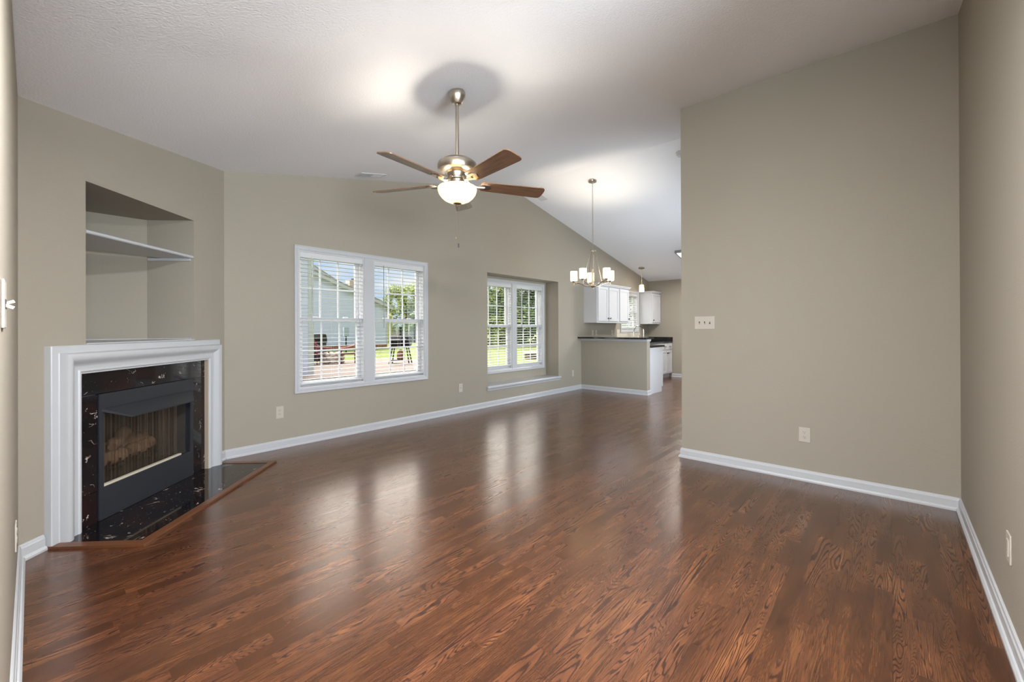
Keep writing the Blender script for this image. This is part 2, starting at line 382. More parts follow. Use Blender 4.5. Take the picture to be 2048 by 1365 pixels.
# diagonal wall with firebox opening and niche
FU0, FU1, FZ = .455, 1.345, .835
NU0, NU1, NZ0, NZ1 = .39, 1.385, 1.165, 2.19
d = MB(MD); td = .10; Hd = 2.95
def zdc(u): return zc(XC+u*s2)
def dbox(u0, u1, z0, z1):
    if z1 is None: d.prism([(u0, z0), (u1, z0), (u1, zdc(u1)+.06), (u0, zdc(u0)+.06)], 1, 0, td)
    else: d.prism([(u0, z0), (u1, z0), (u1, z1), (u0, z1)], 1, 0, td)
dbox(0, NU0, 0, None); dbox(NU1, UL, 0, None); dbox(NU0, NU1, NZ1, None)
dbox(NU0, FU0, 0, NZ0); dbox(FU1, NU1, 0, NZ0); dbox(FU0, FU1, FZ, NZ0)
ap = (.8875, .878)
ND = [(NU1, td), (NU1, .385), ap, (NU0, .38), (NU0, td)]
def shell(pts, z0, z1, t=.025):
    for (p, q) in zip(pts, pts[1:]):
        p, q = Vector(p), Vector(q); dd = (q-p).normalized(); n = Vector((dd.y, -dd.x))*t
        d.prism([tuple(p), tuple(q), tuple(q+n), tuple(p+n)], 2, z0, z1)
shell(ND, NZ0, NZ1)
NP = [(NU0, td), (NU1, td), (NU1, .385), ap, (NU0, .38)]
d.prism(NP, 2, NZ1, NZ1+.03)
NPF = [(NU0, td), (NU1, td), (NU1, .385), ap, (NU0, .38)]
d.prism(NPF, 2, NZ0-.03, NZ0-.003)
d.build('wall_northwest', M_WALL, kind='structure')

# ------------------------------------------------------------------ baseboards (mitred profile sweeps)
BP = [(0,0),(.026,0),(.026,.012),(.020,.022),(.014,.024),(.014,.068),(.010,.074),(.008,.084),(.004,.088),(0,.088)]
def baseboard(name, pts, side=1):
    P = [Vector(p) for p in pts]; path = []
    for i, p in enumerate(P):
        ns_ = []
        if i > 0: e = (p-P[i-1]).normalized(); ns_.append(Vector((-e.y, e.x))*side)
        if i < len(P)-1: e = (P[i+1]-p).normalized(); ns_.append(Vector((-e.y, e.x))*side)
        n = sum(ns_, Vector((0,0))); n = n/(n.dot(ns_[0]) if len(ns_) > 1 else 1)
        path.append(((p.x, p.y, 0), (n.x, n.y, 0), (0,0,1)))
    m = MB(); m.sweep(path, BP); return m.build(name, M_TRIM, kind='structure')
def dp(u, off=0): v = MD @ Vector((u, -off, 0)); return (v.x, v.y)
baseboard('baseboard_west', [(XC, YC0), (XC, YC), dp(.128)], -1)
baseboard('baseboard_north', [dp(1.687), dp(UL), (XP, YA), (XP, 3.375), (XP+.135, 3.375)], -1)
baseboard('baseboard_east', [(XB+.12, 1.517), (XB, 1.517), (XB, YD), (XD0, YD)], -1)
baseboard('baseboard_kitchen', [(XK, 4.18), (XK, DY1+.07)], -1)

# ------------------------------------------------------------------ windows
def frame_sweep(m, x0, x1, z0, z1, y, prof, M=None):
    """picture frame; prof = (inward, toward the room)"""
    pts = [((x0, y, z0), (1,0,1)), ((x1, y, z0), (-1,0,1)), ((x1, y, z1), (-1,0,-1)), ((x0, y, z1), (1,0,-1))]
    m.sweep([(P, v, (0,-1,0)) for P, v in pts], prof, closed=True, M=M)
def make_window(name, Wd, y, units, cwid, mull, blind_specs):
    x0, x1, z0, z1 = Wd
    root = empty(name, ((x0+x1)/2, y, z0)); root['kind'] = 'structure'
    I = Matrix.Translation((-(x0+x1)/2, -y, -z0))
    m = MB(I); e = cwid/.05
    frame_sweep(m, x0, x1, z0, z1, y, [(0,-.002),(0,.019),(.009*e,.019),(.012*e,.015),(.026*e,.013),(.030*e,.017),(.040*e,.015),(.05*e,.010),(.05*e,-.002)])
    m.build('casing', M_TRIM, root)
    ix0, ix1, iz0, iz1 = x0+cwid, x1-cwid, z0+cwid, z1-cwid
    wu = (ix1-ix0-mull*(units-1))/units
    for u in range(units):
        a0 = ix0+u*(wu+mull); a1 = a0+wu
        if u:
            m = MB(I); m.box((a0-mull, y-.012, iz0), (a0, y+.12, iz1), .002); m.build('mullion', M_TRIM, root)
        # jamb box
        m = MB(I)
        frame_sweep(m, a0, a1, iz0, iz1, y, [(0,0),(.012,0),(.012,-.055),(.022,-.055),(.022,-.128),(0,-.128)])
        m.build('jamb', M_VINYL, root)
        b0, b1, c0, c1 = a0+.024, a1-.024, iz0+.024, iz1-.024; zm = (c0+c1)/2
        for nm, (s0, s1), yy in (('lower_sash', (c0, zm+.022), .062), ('upper_sash', (zm-.022, c1), .095)):
            m = MB(I); sw = .042
            frame_sweep(m, b0, b1, s0, s1, y, [(0,-yy),(sw-.008,-yy),(sw,-yy-.008),(sw,-yy-.028),(0,-yy-.028)])
            g0, g1, h0, h1 = b0+sw-.002, b1-sw+.002, s0+sw-.002, s1-sw+.002
            nv = 3 if units == 2 else 2
            for k_ in range(1, nv):
                xx = g0+(g1-g0)*k_/nv; m.box((xx-.009, y+yy+.008, h0), (xx+.009, y+yy+.018, h1))
            zz = (h0+h1)/2; m.box((g0, y+yy+.0075, zz-.009), (g1, y+yy+.0185, zz+.009))
            sash = m.build(nm, M_VINYL, root)
            m = MB(I); m.box((g0, y+yy+.011, h0), (g1, y+yy+.015, h1)); m.build('pane', M_GLASS, sash)
            if nm == 'lower_sash' and units == 2:
                for fx in (.25, .75):
                    m = MB(I); m.box((b0+(b1-b0)*fx-.03, y+yy-.004, s1-.004), (b0+(b1-b0)*fx+.03, y+yy+.022, s1+.012), .003); m.build('sash_lock', M_VINYL, sash)
        # the blind, hung inside the frame
        lab, tilt, wandx = blind_specs[u]
        q = empty('window_blind', ((a0+a1)/2, y+.03, iz1)); tag(q, lab, 'blinds', 'white horizontal blinds')
        J = Matrix.Translation((-(a0+a1)/2, -(y+.03), -iz1))
        p0, p1 = a0+.014, a1-.014
        m = MB(J); m.box((p0, y+.002, iz1-.075), (p1, y+.012, iz1-.013), .003); m.box((p0, y+.012, iz1-.05), (p1, y+.052, iz1-.013)); m.build('headrail', M_SLAT, q)
        m = MB(J); n = int((iz1-.09-(iz0+.045))/.0455); zt = iz1-.098
        for k_ in range(n):
            zz = zt-k_*.0455
            m.box((p0+.002, -.024, -.0011), (p1-.002, .024, .0011), M=Matrix.Translation((0, y+.030, zz)) @ Matrix.Rotation(tilt, 4, 'X'))
        m.build('slats', M_SLAT, q)
        zb = zt-n*.0455+.008
        m = MB(J); m.box((p0+.002, y+.006, zb-.016), (p1-.002, y+.054, zb+.002), .003); m.build('bottom_rail', M_SLAT, q)
        m = MB(J)
        for fx in (.12, .5, .88):
            xx = p0+(p1-p0)*fx
            for yy in (y+.0045, y+.0555): m.tube([(xx, yy, iz1-.06), (xx, yy, zb)], .0008, 5)
        m.build('ladder_cords', M_PULL, q)
        if wandx:
            xx = p0+(p1-p0)*wandx; m = MB(J); m.tube([(xx, y-.006, iz1-.07), (xx, y-.008, iz1-.07-(.78 if units == 2 else .5))], .0045, 8, M=None); m.tube([(xx, y-.006, iz1-.062), (xx, y+.004, iz1-.062)], .003, 6)
            m.build('tilt_wand', mat('clear_wand_%d_%s' % (u, name), (120,120,122), .2), q)
make_window('window_1', W1, YA, 2, .05, .127, [('white blind in the left half of the large window nearest the fireplace', R(0), .17), ('white blind in the right half of the large window nearest the fireplace', R(0), .17)])
make_window('window_2', W2, YR, 2, .05, .127, [('white blind in the left half of the window set in the deep recess', R(5), None), ('white blind in the right half of the window set in the deep recess', R(5), .17)])
make_window('window_3', W3, YA, 1, .06, .1, [('narrow white blind in the small kitchen window over the sink', R(35), None)])
def plain_window(name, c, along, w, z0, z1, rz):
    r = empty(name, (c[0], c[1], z0), rz); r['kind'] = 'structure'; h_ = z1-z0
    m = MB(); frame_sweep(m, -w/2, w/2, 0, h_, 0, [(-.05,-.001),(-.05,.018),(0,.012),(0,-.06),(.05,-.06),(.05,-.1),(-.0,-.1),(0,-.001)]); m.build('frame', M_TRIM, r)
    m = MB(); m.box((-.02,.06,.05),(.02,.1,h_-.05)); m.build('mullion', M_VINYL, r)
    m = MB(); m.box((-w/2+.04,.078,.04),(w/2-.04,.082,h_-.04)); m.build('pane', M_GLASS, r)
plain_window('added_window_south', (0, YF), 0, 2.4, .6, 2.3, PI)  # invented window, added to house the south fill light
plain_window('added_window_west', (XF, -.9), 1, 2.4, .6, 2.3, PI/2)  # unseen window added around the west fill light
plain_window('added_glass_door', (6.6, 1.517), 0, 1.8, 0.02, 2.08, PI)  # made-up glazed door, added for the dining-side fill light
# stool and apron of the recess
m = MB(); m.box((RC[0]+.001, YA-.0, RC[2]-.04), (RC[1]-.001, YR, RC[2]), .0)
m.prism([(YA, RC[2]-.04), (YA-.028, RC[2]-.04), (YA-.036, RC[2]-.032), (YA-.036, RC[2]-.012), (YA-.028, RC[2]-.001), (YA, RC[2])], 0, RC[0]-.02, RC[1]+.045)
m.prism([(YA, RC[2]-.075), (YA-.012, RC[2]-.075), (YA-.016, RC[2]-.055), (YA-.024, RC[2]-.04), (YA, RC[2]-.04)], 0, RC[0]-.012, RC[1]+.035)
m.build('trim_1', M_TRIM, kind='structure')

# ------------------------------------------------------------------ kitchen door
D = empty('door_1', (XK, (DY0+DY1)/2, 0)); D['kind'] = 'structure'
I = Matrix.Translation((-XK, -(DY0+DY1)/2, 0))
m = MB(I); m.box((XK-.018, DY1-.005, 0), (XK+.001, DY1+.065, 2.10), .004); m.box((XK-.018, DY0-.065, 0), (XK+.001, DY0+.005, 2.10), .004); m.box((XK-.018, DY0-.065, 2.035), (XK+.001, DY1+.065, 2.10), .004); m.build('door_casing', M_TRIM, D)
m = MB(I); m.box((XK+.03, DY0+.003, .01), (XK+.065, DY1-.003, 2.035))
for zz in ((.15,.95),(1.08,1.9)):
    for yy in ((DY0+.1, DY0+.37),(DY0+.47, DY1-.1)):
        m.box((XK+.024, yy[0], zz[0]), (XK+.031, yy[1], zz[1]), .003)
leaf = m.build('door_leaf', M_TRIM, D)
m = MB(I); m.lathe([(0,0),(.026,0),(.026,.006),(.01,.01),(.01,.04),(.024,.05),(.026,.062),(.016,.072),(0,.074)], M=Matrix.Translation((XK+.024, DY0+.07, .95)) @ Matrix.Rotation(-PI/2, 4, 'Y')); m.build('door_knob', M_NICK, leaf, True)

# ------------------------------------------------------------------ fireplace
def droot(name, u=.907, off=0., z=0.):
    o = empty(name); v = MD @ Vector((u, -off, z)); o.location = v; o.rotation_euler = (0,0,PI/4); return o, Matrix.Translation((-u, off, -z))
MU0, MU1, MZ = .135, 1.68, 1.157
mant, I = droot('fireplace_mantel')
tag(mant, 'white moulded mantel surround framing the corner fireplace', 'mantel')
PR = [(0,.0),(0,.036),(.004,.040),(.040,.040),(.044,.044),(.046,.078),(.050,.086),(.062,.088),(.078,.086),(.094,.076),(.110,.060),(.122,.050),(.130,.048),(.150,.048),(.156,.054),(.162,.054),(.166,.046),(.177,.044),(.177,.0)]
path = [((MU0,0,0),(1,0,0)), ((MU0,0,MZ),(1,0,-1)), ((MU1,0,MZ),(-1,0,-1)), ((MU1,0,0),(-1,0,0))]
m = MB(I); m.sweep([((P[0], -.0005, P[2]), v, (0,-1,0)) for P, v in path], PR); m.build('surround', M_TRIM, mant, True, auto=28)
m = MB(I); m.box((MU1-.177-.002, -.044, 0), (MU1-.177+.001, -.0, MZ-.177)); 
m.build('return_strip', mat('bare_mdf', (170,152,132), .8, bump=(60,.0005)), mant)['label'] = 'unpainted tan inner return'
fac, I = droot('marble_facing'); tag(fac, 'polished black marble slabs with pale flecks around the firebox', 'tile surround')
o0, o1, oz = MU0+.177, MU1-.177-.003, MZ-.177
for nm, b0, b1 in (('marble_slab', (o0, 0, FZ), (o1, 0, oz)), ('marble_slab', (o0, 0, .012), (FU0, 0, FZ-.003)), ('marble_slab', (FU1, 0, .012), (o1, 0, FZ-.003))):
    m = MB(I); m.box((b0[0], -.014, b0[2]), (b1[0], -.0005, b1[2]), .0015); m.build(nm, M_MARBLE, fac)
# metal insert
ins, I = droot('fireplace_insert'); tag(ins, 'black metal gas fireplace insert with projecting hood and mesh screen', 'fireplace')
OU0, OU1, OZ0, OZ1 = .492, 1.308, .222, .70
m = MB(I)
m.box((FU0+.002, -.022, .012), (FU1-.002, .0, OZ0-.0), .002)
m.box((FU0+.002, -.022, .735), (FU1-.002, .0, FZ-.003), .002)
m.box((FU0+.002, -.022, OZ0-.002), (OU0, .0, .737), .002); m.box((OU1, -.022, OZ0-.002), (FU1-.002, .0, .737), .002)
m.box((OU0, -.014, .70), (OU1, .0, .737))
m.build('face_frame', M_BLACKM, ins)
m = MB(I)  # dark side return inside the opening (right) and left
m.box((OU1-.006, 0, OZ0), (OU1+.004, .10, .72)); m.build('side_panel', M_BLACKM, ins)
m = MB(I); m.box((OU0-.004, 0, OZ0), (OU0+.006, .10, .72)); m.build('side_panel', M_BLACKM, ins)
m = MB(I)
hz1, hz0, hd = .735, .655, .080
V = [(OU0-.016,-.022,hz1),(OU1+.02,-.022,hz1),(OU1-.075,-.022-hd,hz0+.010),(OU0+.115,-.022-hd,hz0+.010),(OU0-.016,-.022,hz1-.018),(OU1+.02,-.022,hz1-.018),(OU1-.075,-.022-hd,hz0),(OU0+.115,-.022-hd,hz0)]
vs = [m.bm.verts.new(m.M @ Vector(p)) for p in V]
for f in ((0,1,2,3),(7,6,5,4),(3,2,6,7),(0,3,7,4),(2,1,5,6),(1,0,4,5)): m.bm.faces.new([vs[i] for i in f])
m.build('hood', M_BLACKM, ins)
m = MB(I)  # firebox shell
B0 = [(OU0,.0),(OU1,.0),(OU1-.16,.40),(OU0+.16,.40)]
def fb(p, q, z0, z1, t=.012):
    p, q = Vector(p), Vector(q); dd = (q-p).normalized(); n = Vector((dd.y, -dd.x))*t
    m.prism([tuple(p), tuple(q), tuple(q+n), tuple(p+n)], 2, z0, z1)
fb(B0[1], B0[2], .1, .8); fb(B0[2], B0[3], .1, .8); fb(B0[3], B0[0], .1, .8)
m.prism(B0, 2, .10, OZ0-.012); m.prism(B0, 2, .78, .80)
m.build('firebox', M_FIREBRICK, ins)
m = MB(I); m.box((OU0+.001, -.012, OZ0-.001), (OU1-.095, .012, OZ0+.012), .001); m.build('ledge', M_LEDGE, ins)
# pleated mesh curtains
for (q0, q1) in ((OU0+.008, OU0+.36), (OU0+.37, OU1-.095)):
    m = MB(I); n = 90; top_, bot = [], []
    for i in range(n+1):
        u = q0+(q1-q0)*i/n; y = .030+.007*math.sin(i*.9)+.003*math.sin(i*2.3)
        top_.append(m.bm.verts.new(m.M @ Vector((u, y, .722)))); bot.append(m.bm.verts.new(m.M @ Vector((u, y+.003*math.sin(i*.7), OZ0+.008))))
    for i in range(n): m.bm.faces.new((top_[i], top_[i+1], bot[i+1], bot[i]))
    m.build('mesh_curtain', M_MESH, ins, True)
m = MB(I); m.tube([(OU0+.005,.030,.724),(OU1-.01,.030,.724)], .004, 8); m.build('curtain_rod', M_GRATE, ins)
# grate and logs
gr, I = droot('log_grate', .9, -.2, OZ0); tag(gr, 'black iron grate holding the logs inside the firebox', 'grate')
m = MB(I)
for i in range(6):
    u = .68+i*.085; m.tube([(u, .10, OZ0+.11), (u, .115, OZ0+.06), (u, .30, OZ0+.06), (u, .32, OZ0+.10)], .008, 8)
m.tube([(.64,.13,OZ0+.052),(1.14,.13,OZ0+.052)], .008, 8); m.tube([(.64,.29,OZ0+.052),(1.14,.29,OZ0+.052)], .008, 8)
m.build('bars', M_GRATE, gr)
for u in (.66, 1.12):
    for y in (.13, .29):
        m = MB(I); m.tube([(u, y, OZ0+.05), (u, y, OZ0-.011)], .008, 8); m.build('leg', M_GRATE, gr)
def log(a, b, r, lab, sd):
    rnd = random.Random(sd); a, b = Vector(a), Vector(b); lg, I = droot('gas_log', *((a.x+b.x)/2, -(a.y+b.y)/2, min(a.z, b.z)-r))
    tag(lg, lab, 'log')
    m = MB(I); n = 16; k = 14; ax = (b-a).normalized(); u_ = ax.orthogonal().normalized(); v_ = ax.cross(u_)
    rings = []
    for i in range(k+1):
        c_ = a.lerp(b, i/k)+u_*rnd.uniform(-.006,.006)+v_*rnd.uniform(-.006,.006); rr = r*(1+.1*math.sin(i*1.3+sd))*(.8 if i in (0, k) else 1)
        rings.append([m.bm.verts.new(m.M @ (c_+(u_*math.cos(2*PI*j/n)+v_*math.sin(2*PI*j/n))*rr*rnd.uniform(.88,1.1))) for j in range(n)])
    for p, q in zip(rings, rings[1:]):
        for j in range(n): m.bm.faces.new((p[j], p[(j+1)%n], q[(j+1)%n], q[j]))
    m.bm.faces.new(rings[0][::-1]); m.bm.faces.new(rings[-1]); m.build('bark', M_LOG, lg, True, auto=60)
log((.60,.27,OZ0+.135),(1.20,.27,OZ0+.15), .062, 'thick brown ceramic log lying along the back of the firebox', 1)
log((.55,.16,OZ0+.115),(.85,.15,OZ0+.12), .048, 'brown ceramic log at the front left of the grate', 2)
log((.88,.15,OZ0+.12),(1.16,.19,OZ0+.125), .045, 'brown ceramic log at the front right of the grate', 3)
log((.74,.13,OZ0+.20),(1.02,.27,OZ0+.25), .038, 'slim brown ceramic log resting diagonally on top of the others', 4)
# hearth
hr, I = droot('hearth', .907, .27); tag(hr, 'black marble hearth slab edged with oak on the floor before the fireplace', 'hearth')
HU0, HU1, HD = .128, 1.687, .545
m = MB(I); m.box((HU0+.055, -HD+.05, .0005), (HU1-.055, -.0005, .011), .001); m.build('slab', M_MARBLE, hr)
m = MB(I)
m.prism([(HU0, 0), (HU0+.055, 0), (HU0+.055, -HD+.05), (HU1-.055, -HD+.05), (HU1-.055, 0), (HU1, 0), (HU1, -HD), (HU0, -HD)], 2, .0005, .015)
m.build('border', M_BORDER, hr)

# niche shelves
def niche_poly(ins=.003, front=.012):
    return [(NU0+ins, front), (NU1-ins, front), (NU1-ins, .383), (ap[0], ap[1]-ins*2), (NU0+ins, .378)]
sh, I = droot('niche_shelf', .89, -.3, 1.864); tag(sh, 'white triangular shelf across the upper part of the corner niche', 'shelf')
m = MB(I); m.prism([(NU0+.003, .012), (NU1-.003, .012), (NU1-.003, .23), (1.0, .52), (NU0+.2,.52), (NU0+.003, .34)], 2, 1.862, 1.886); m.tube([(NU0+.004,.010,1.874),(NU1-.004,.010,1.874)], .0122, 12); m.build('board', M_TRIM, sh)
m = MB(I); m.box((NU1-.018, .02, 1.840), (NU1-.002, .37, 1.8615), .003); m.build('cleat', M_TRIM, sh)
m = MB(I); m.box((NU0+.002, .02, 1.840), (NU0+.018, .36, 1.8615), .003); m.build('cleat', M_TRIM, sh)
sh, I = droot('niche_ledge', .89, -.3, NZ0); tag(sh, 'white board lining the floor of the niche just above the mantel', 'shelf')
m = MB(I); m.prism(niche_poly(.004, -.01), 2, NZ0-.006, NZ0+.001); m.build('board', M_TRIM, sh)
m = MB(I); m.box((NU0+.02,.385,NZ0+.008),(NU0+.021,.386,NZ0+.009))
pp = [Vector((NU0+.006,.30)), Vector((NU0+.006,.375)), Vector((ap[0],ap[1]-.012)), Vector((NU1-.006,.38)), Vector((NU1-.006,.02))]
m2 = MB(I); m.bm.free(); m2.tube([(p.x,p.y,NZ0+.006) for p in pp], .006, 6); m2.build('quarter_round', M_TRIM, sh)

# ------------------------------------------------------------------ electrical plates
def plate(name, loc, rz, w, hgt, kind, label, cat='outlet', group=None):
    """local: x along the wall, -y toward the room"""
    r = empty(name, loc, rz); tag(r, label, cat, group)
    m = MB(); m.box((-w/2,-.006,-hgt/2), (w/2,-.0003,hgt/2), .002); m.build('cover_plate', M_PLATE, r)
    if kind == 'duplex':
        for dz in (.02, -.02):
            m = MB(); m.lathe([(0,.0075),(.0155,.0075),(.0165,.0055),(.0165,.005)], M=Matrix.Translation((0,0,dz)) @ Matrix.Rotation(PI/2, 4, 'X'), n=24); s_ = m.build('socket', M_PLATE, r, True)
            m = MB()
            m.box((-.0075,-.0082,dz-.001), (-.0055,-.0066,dz+.008)); m.box((.0055,-.0082,dz+.0), (.0075,-.0066,dz+.007)); m.tube([(0,-.0082,dz-.007),(0,-.0066,dz-.007)], .0026, 10)
            m.build('slots', M_DARK, s_)
        m = MB(); m.tube([(0,-.0072,0),(0,-.005,0)], .003, 10); m.build('screw', M_PLATE, r)
    elif kind == 'blank':
        m = MB(); m.tube([(0,-.009,0),(0,-.005,0)], .005, 12); m.build('jack', M_DARK, r)
        for dz in (.04,-.04):
            m = MB(); m.tube([(0,-.0072,dz),(0,-.005,dz)], .003, 10); m.build('screw', M_PLATE, r)
    elif kind == 'decora':
        m = MB(); m.box((-.0165,-.009,-.033), (.0165,-.005,.033), .0015); m.build('rocker', M_PLATE, r)
    elif kind.startswith('toggle'):
        n = int(kind[-1])
        for i in range(n):
            x = (i-(n-1)/2)*.046; up = -1 if i < n-1 or n == 1 else 1
            m = MB(); m.box((x-.0052,-.0072,-.012), (x+.0052,-.005,.012)); m.build('switch_slot', M_DARK, r)
            m = MB(); m.box((-.004,-.016,-.004), (.004,.0,.004), .001, M=Matrix.Translation((x,-.006,up*.003)) @ Matrix.Rotation(-up*R(25), 4, 'X')); m.build('toggle', M_PLATE, r)
    return r
plate('wall_outlet', (1.728, YA, .378), 0, .073, .125, 'duplex', 'ivory duplex outlet low on the window wall between fireplace and large window')
plate('cable_jack', (4.245, YA, .366), 0, .073, .125, 'blank', 'ivory cable plate low on the wall between the large window and the recess', 'wall plate')
plate('cable_jack', (7.245, YA, .342), 0, .073, .125, 'blank', 'ivory wall plate low in the corner beside the breakfast bar', 'wall plate')
plate('wall_outlet', (XB, .530, .374), PI*1.5, .078, .118, 'duplex', 'ivory duplex outlet low on the big partition wall at right')
plate('light_switch', (XB, 1.302, 1.296), PI*1.5, .178, .120, 'toggle3', 'ivory triple toggle light switch on the big partition wall', 'light switch')
plate('light_switch', (2.585, YD, .370), PI, .075, .115, 'decora', 'ivory rocker plate low on the wall at the right edge', 'wall plate')
plate('light_switch', (XC, 1.665, 1.315), PI/2, .12, .12, 'toggle2', 'ivory double toggle switch at the far left edge', 'light switch')
plate('wall_outlet', (XC, 2.83, .36), PI/2, .073, .118, 'duplex', 'ivory outlet low on the wall at the far left edge')
for x, l, w in ((8.01,'ivory switch plate above the counter, leftmost behind the breakfast bar',.07),(8.16,'ivory outlet above the counter, second from the left behind the breakfast bar',.07),(8.87,'ivory outlet above the counter beneath the single wall cabinet',.07),(10.54,'ivory outlet above the counter right of the faucet',.10)):
    plate('wall_outlet' if 'outlet' in l else 'light_switch', (x, YA, 1.15), 0, w, .115, 'duplex' if 'outlet' in l else 'decora', l, 'outlet' if 'outlet' in l else 'light switch')

# ------------------------------------------------------------------ peninsula, counters, cabinets
m = MB(); m.box((XP, 3.375, 0), (XP+.135, YA, 1.035)); m.build('wall_peninsula', M_WALL, kind='structure')
m = MB(); m.prism([(XP-.018,1.005),(XP-.001,.995),(XP-.001,1.0385),(XP-.024,1.0385)], 1, 3.36, YA-.001); m.prism([(3.355,1.0385),(3.3745,1.0385),(3.3745,.995),(3.362,1.005)], 0, XP-.02, XP+.15); m.build('trim_2', M_TRIM, kind='structure')
bt = MB(); bt.box((XP-.14, 3.32, 1.04), (XP+.20, YA-.003, 1.071), .004); tag(bt.build('bar_top', M_GRANITE), 'black granite raised bar top on the half wall', 'bar top')
# shaker style cabinets
def door_mesh(m, a, b, nrm, face, z0, z1):
    """a..b along the run, door on plane `face`, nrm = ('y',-1) or ('x',+1)"""
    ax, sg = nrm; t = .019; fr = .055
    def bx(p0, p1, q0, q1, d0, d1, bev=0):
        if ax == 'y': m.box((p0, face+sg*d0, q0), (p1, face+sg*d1, q1), bev)
        else: m.box((face+sg*d0, p0, q0), (face+sg*d1, p1, q1), bev)
    bx(a, b, z0, z0+fr, .001, t, .0015); bx(a, b, z1-fr, z1, .001, t, .0015); bx(a, a+fr, z0+fr, z1-fr, .001, t, .0015); bx(b-fr, b, z0+fr, z1-fr, .001, t, .0015)
    bx(a+fr-.001, b-fr+.001, z0+fr-.001, z1-fr+.001, .001, t-.009)
def knob(parent, p, d):
    m = MB(parent['_i'] if '_i' in parent else None) if False else MB(CI)
    dv = Vector(d); Mx = Matrix.Translation(p) @ dv.to_track_quat('Z', 'Y').to_matrix().to_4x4()
    m.lathe([(0,0),(.006,0),(.006,.012),(.015,.018),(.016,.026),(.010,.031),(0,.032)], M=Mx, n=16); m.build('knob', M_KNOB, parent, True)
CI = Matrix()
def upper_cab(x0, x1, z0, z1, doors, label, y1=YA-.001, crown_l=True, crown_r=True):
    global CI
    r = empty('wall_cabinet', ((x0+x1)/2, YA, z0)); CI = Matrix.Translation((-(x0+x1)/2, -YA, -z0)); tag(r, label, 'cabinet', 'white wall cabinets')
    yf = YA-.31; m = MB(CI); m.box((x0, yf, z0), (x1, y1, z1)); m.build('body', M_CAB, r)
    m = MB(CI); L = .035 if crown_l else 0; Rr = .035 if crown_r else 0
    for i, (e, za, zb) in enumerate(((.012, 0, .015), (.022, .015, .03), (.035, .03, .045))):
        m.box((x0-(e if crown_l else 0), yf-.02-e, z1+za), (x1+(e if crown_r else 0), y1, z1+zb), .002)
    m.build('crown', M_CAB, r)
    for (a, b, ks) in doors:
        m = MB(CI); door_mesh(m, a, b, ('y', -1), yf, z0+.035, z1-.02); dd = m.build('door', M_CAB, r)
        knob(dd, Vector((b-.028 if ks > 0 else a+.028, yf-.019, z0+.095)), (0,-1,0))
upper_cab(7.668, 8.601, 1.36, 2.13, [(7.70, 8.115, 1), (8.150, 8.575, -1)], 'white double-door wall cabinet nearest the dining area', crown_r=False)
upper_cab(8.605, 9.08, 1.36, 2.13, [(8.635, 9.06, 1)], 'white single-door wall cabinet left of the kitchen window', crown_l=False)
upper_cab(10.345, XK-.004, 1.35, 2.13, [(10.36, XK-.02, -1)], 'white single-door wall cabinet right of the kitchen window in the far corner', crown_r=False)
def base_cab(x0, x1, y0, y1, fronts, label, axis='y', toe=True):
    global CI
    r = empty('base_cabinet', ((x0+x1)/2, (y0+y1)/2, 0)); CI = Matrix.Translation((-(x0+x1)/2, -(y0+y1)/2, 0)); tag(r, label, 'cabinet', 'white base cabinets')
    m = MB(CI); m.box((x0, y0, .10), (x1, y1, .875))
    if axis == 'y': m.box((x0, y0+.06, .001), (x1, y1, .10))
    else: m.box((x0, y0, .001), (x1-.06, y1, .10))
    m.build('body', M_CAB, r)
    for kind, a, b, z0, z1, ks in fronts:
        m = MB(CI); sg = -1 if axis == 'y' else 1; face = y0 if axis == 'y' else x1
        if kind == 'drawer':
            if axis == 'y': m.box((a, face-.019, z0), (b, face-.001, z1), .003)
            dd = m.build('drawer', M_CAB, r); c_ = (a+b)/2
            m = MB(CI); m.tube([(c_-.055, face-.019, (z0+z1)/2), (c_-.055, face-.042, (z0+z1)/2), (c_+.055, face-.042, (z0+z1)/2), (c_+.055, face-.019, (z0+z1)/2)], .006, 8); m.build('pull', M_KNOB, dd)
        else:
            door_mesh(m, a, b, (axis, sg), face, z0, z1); dd = m.build('door', M_CAB, r)
            kk = b-.03 if ks > 0 else a+.03
            knob(dd, Vector((kk, face-.019, z1-.07)) if axis == 'y' else Vector((face+.019, kk, z1-.07)), (0,-1,0) if axis == 'y' else (1,0,0))
    return r
YB = YA-.61
base_cab(XP+.14, 8.30, 3.375, YA-.002, [('door', 3.40, 3.78, .12, .86, 1), ('door', 3.79, 4.15, .12, .86, -1)], 'white peninsula base cabinet behind the half wall showing its plain grey-white end', 'x')
base_cab(8.304, 9.30, YB, YA-.002, [('drawer', 8.98, 9.28, .71, .855, 0), ('door', 8.98, 9.28, .12, .69, 1)], 'white base cabinet in the corner between peninsula and sink')
base_cab(9.304, 10.19, YB, YA-.002, [('drawer', 9.32, 9.745, .71, .855, 0), ('drawer', 9.755, 10.175, .71, .855, 0), ('door', 9.32, 9.745, .12, .69, 1), ('door', 9.755, 10.175, .12, .69, -1)], 'white base cabinet under the kitchen sink')
base_cab(10.194, XK-.003, YB, YA-.002, [('drawer', 10.21, 10.52, .71, .855, 0), ('drawer', 10.53, XK-.02, .71, .855, 0), ('door', 10.21, 10.52, .12, .69, 1), ('door', 10.53, XK-.02, .12, .69, -1)], 'white base cabinet with two drawers and two doors against the far kitchen wall')
m = MB(); m.prism([(XP+.137, 3.35), (8.335, 3.35), (8.335, YB-.03), (XK-.002, YB-.03), (XK-.002, YA-.002), (XP+.137, YA-.002)], 2, .878, .912)
ct = m.build('worktop', M_GRANITE); tag(ct, 'black granite L-shaped worktop over the base cabinets', 'worktop')
m = MB(); m.box((XK-.022, YB-.03, .912), (XK-.002, YA-.002, 1.015), .002); m.build('side_splash', M_GRANITE, ct)
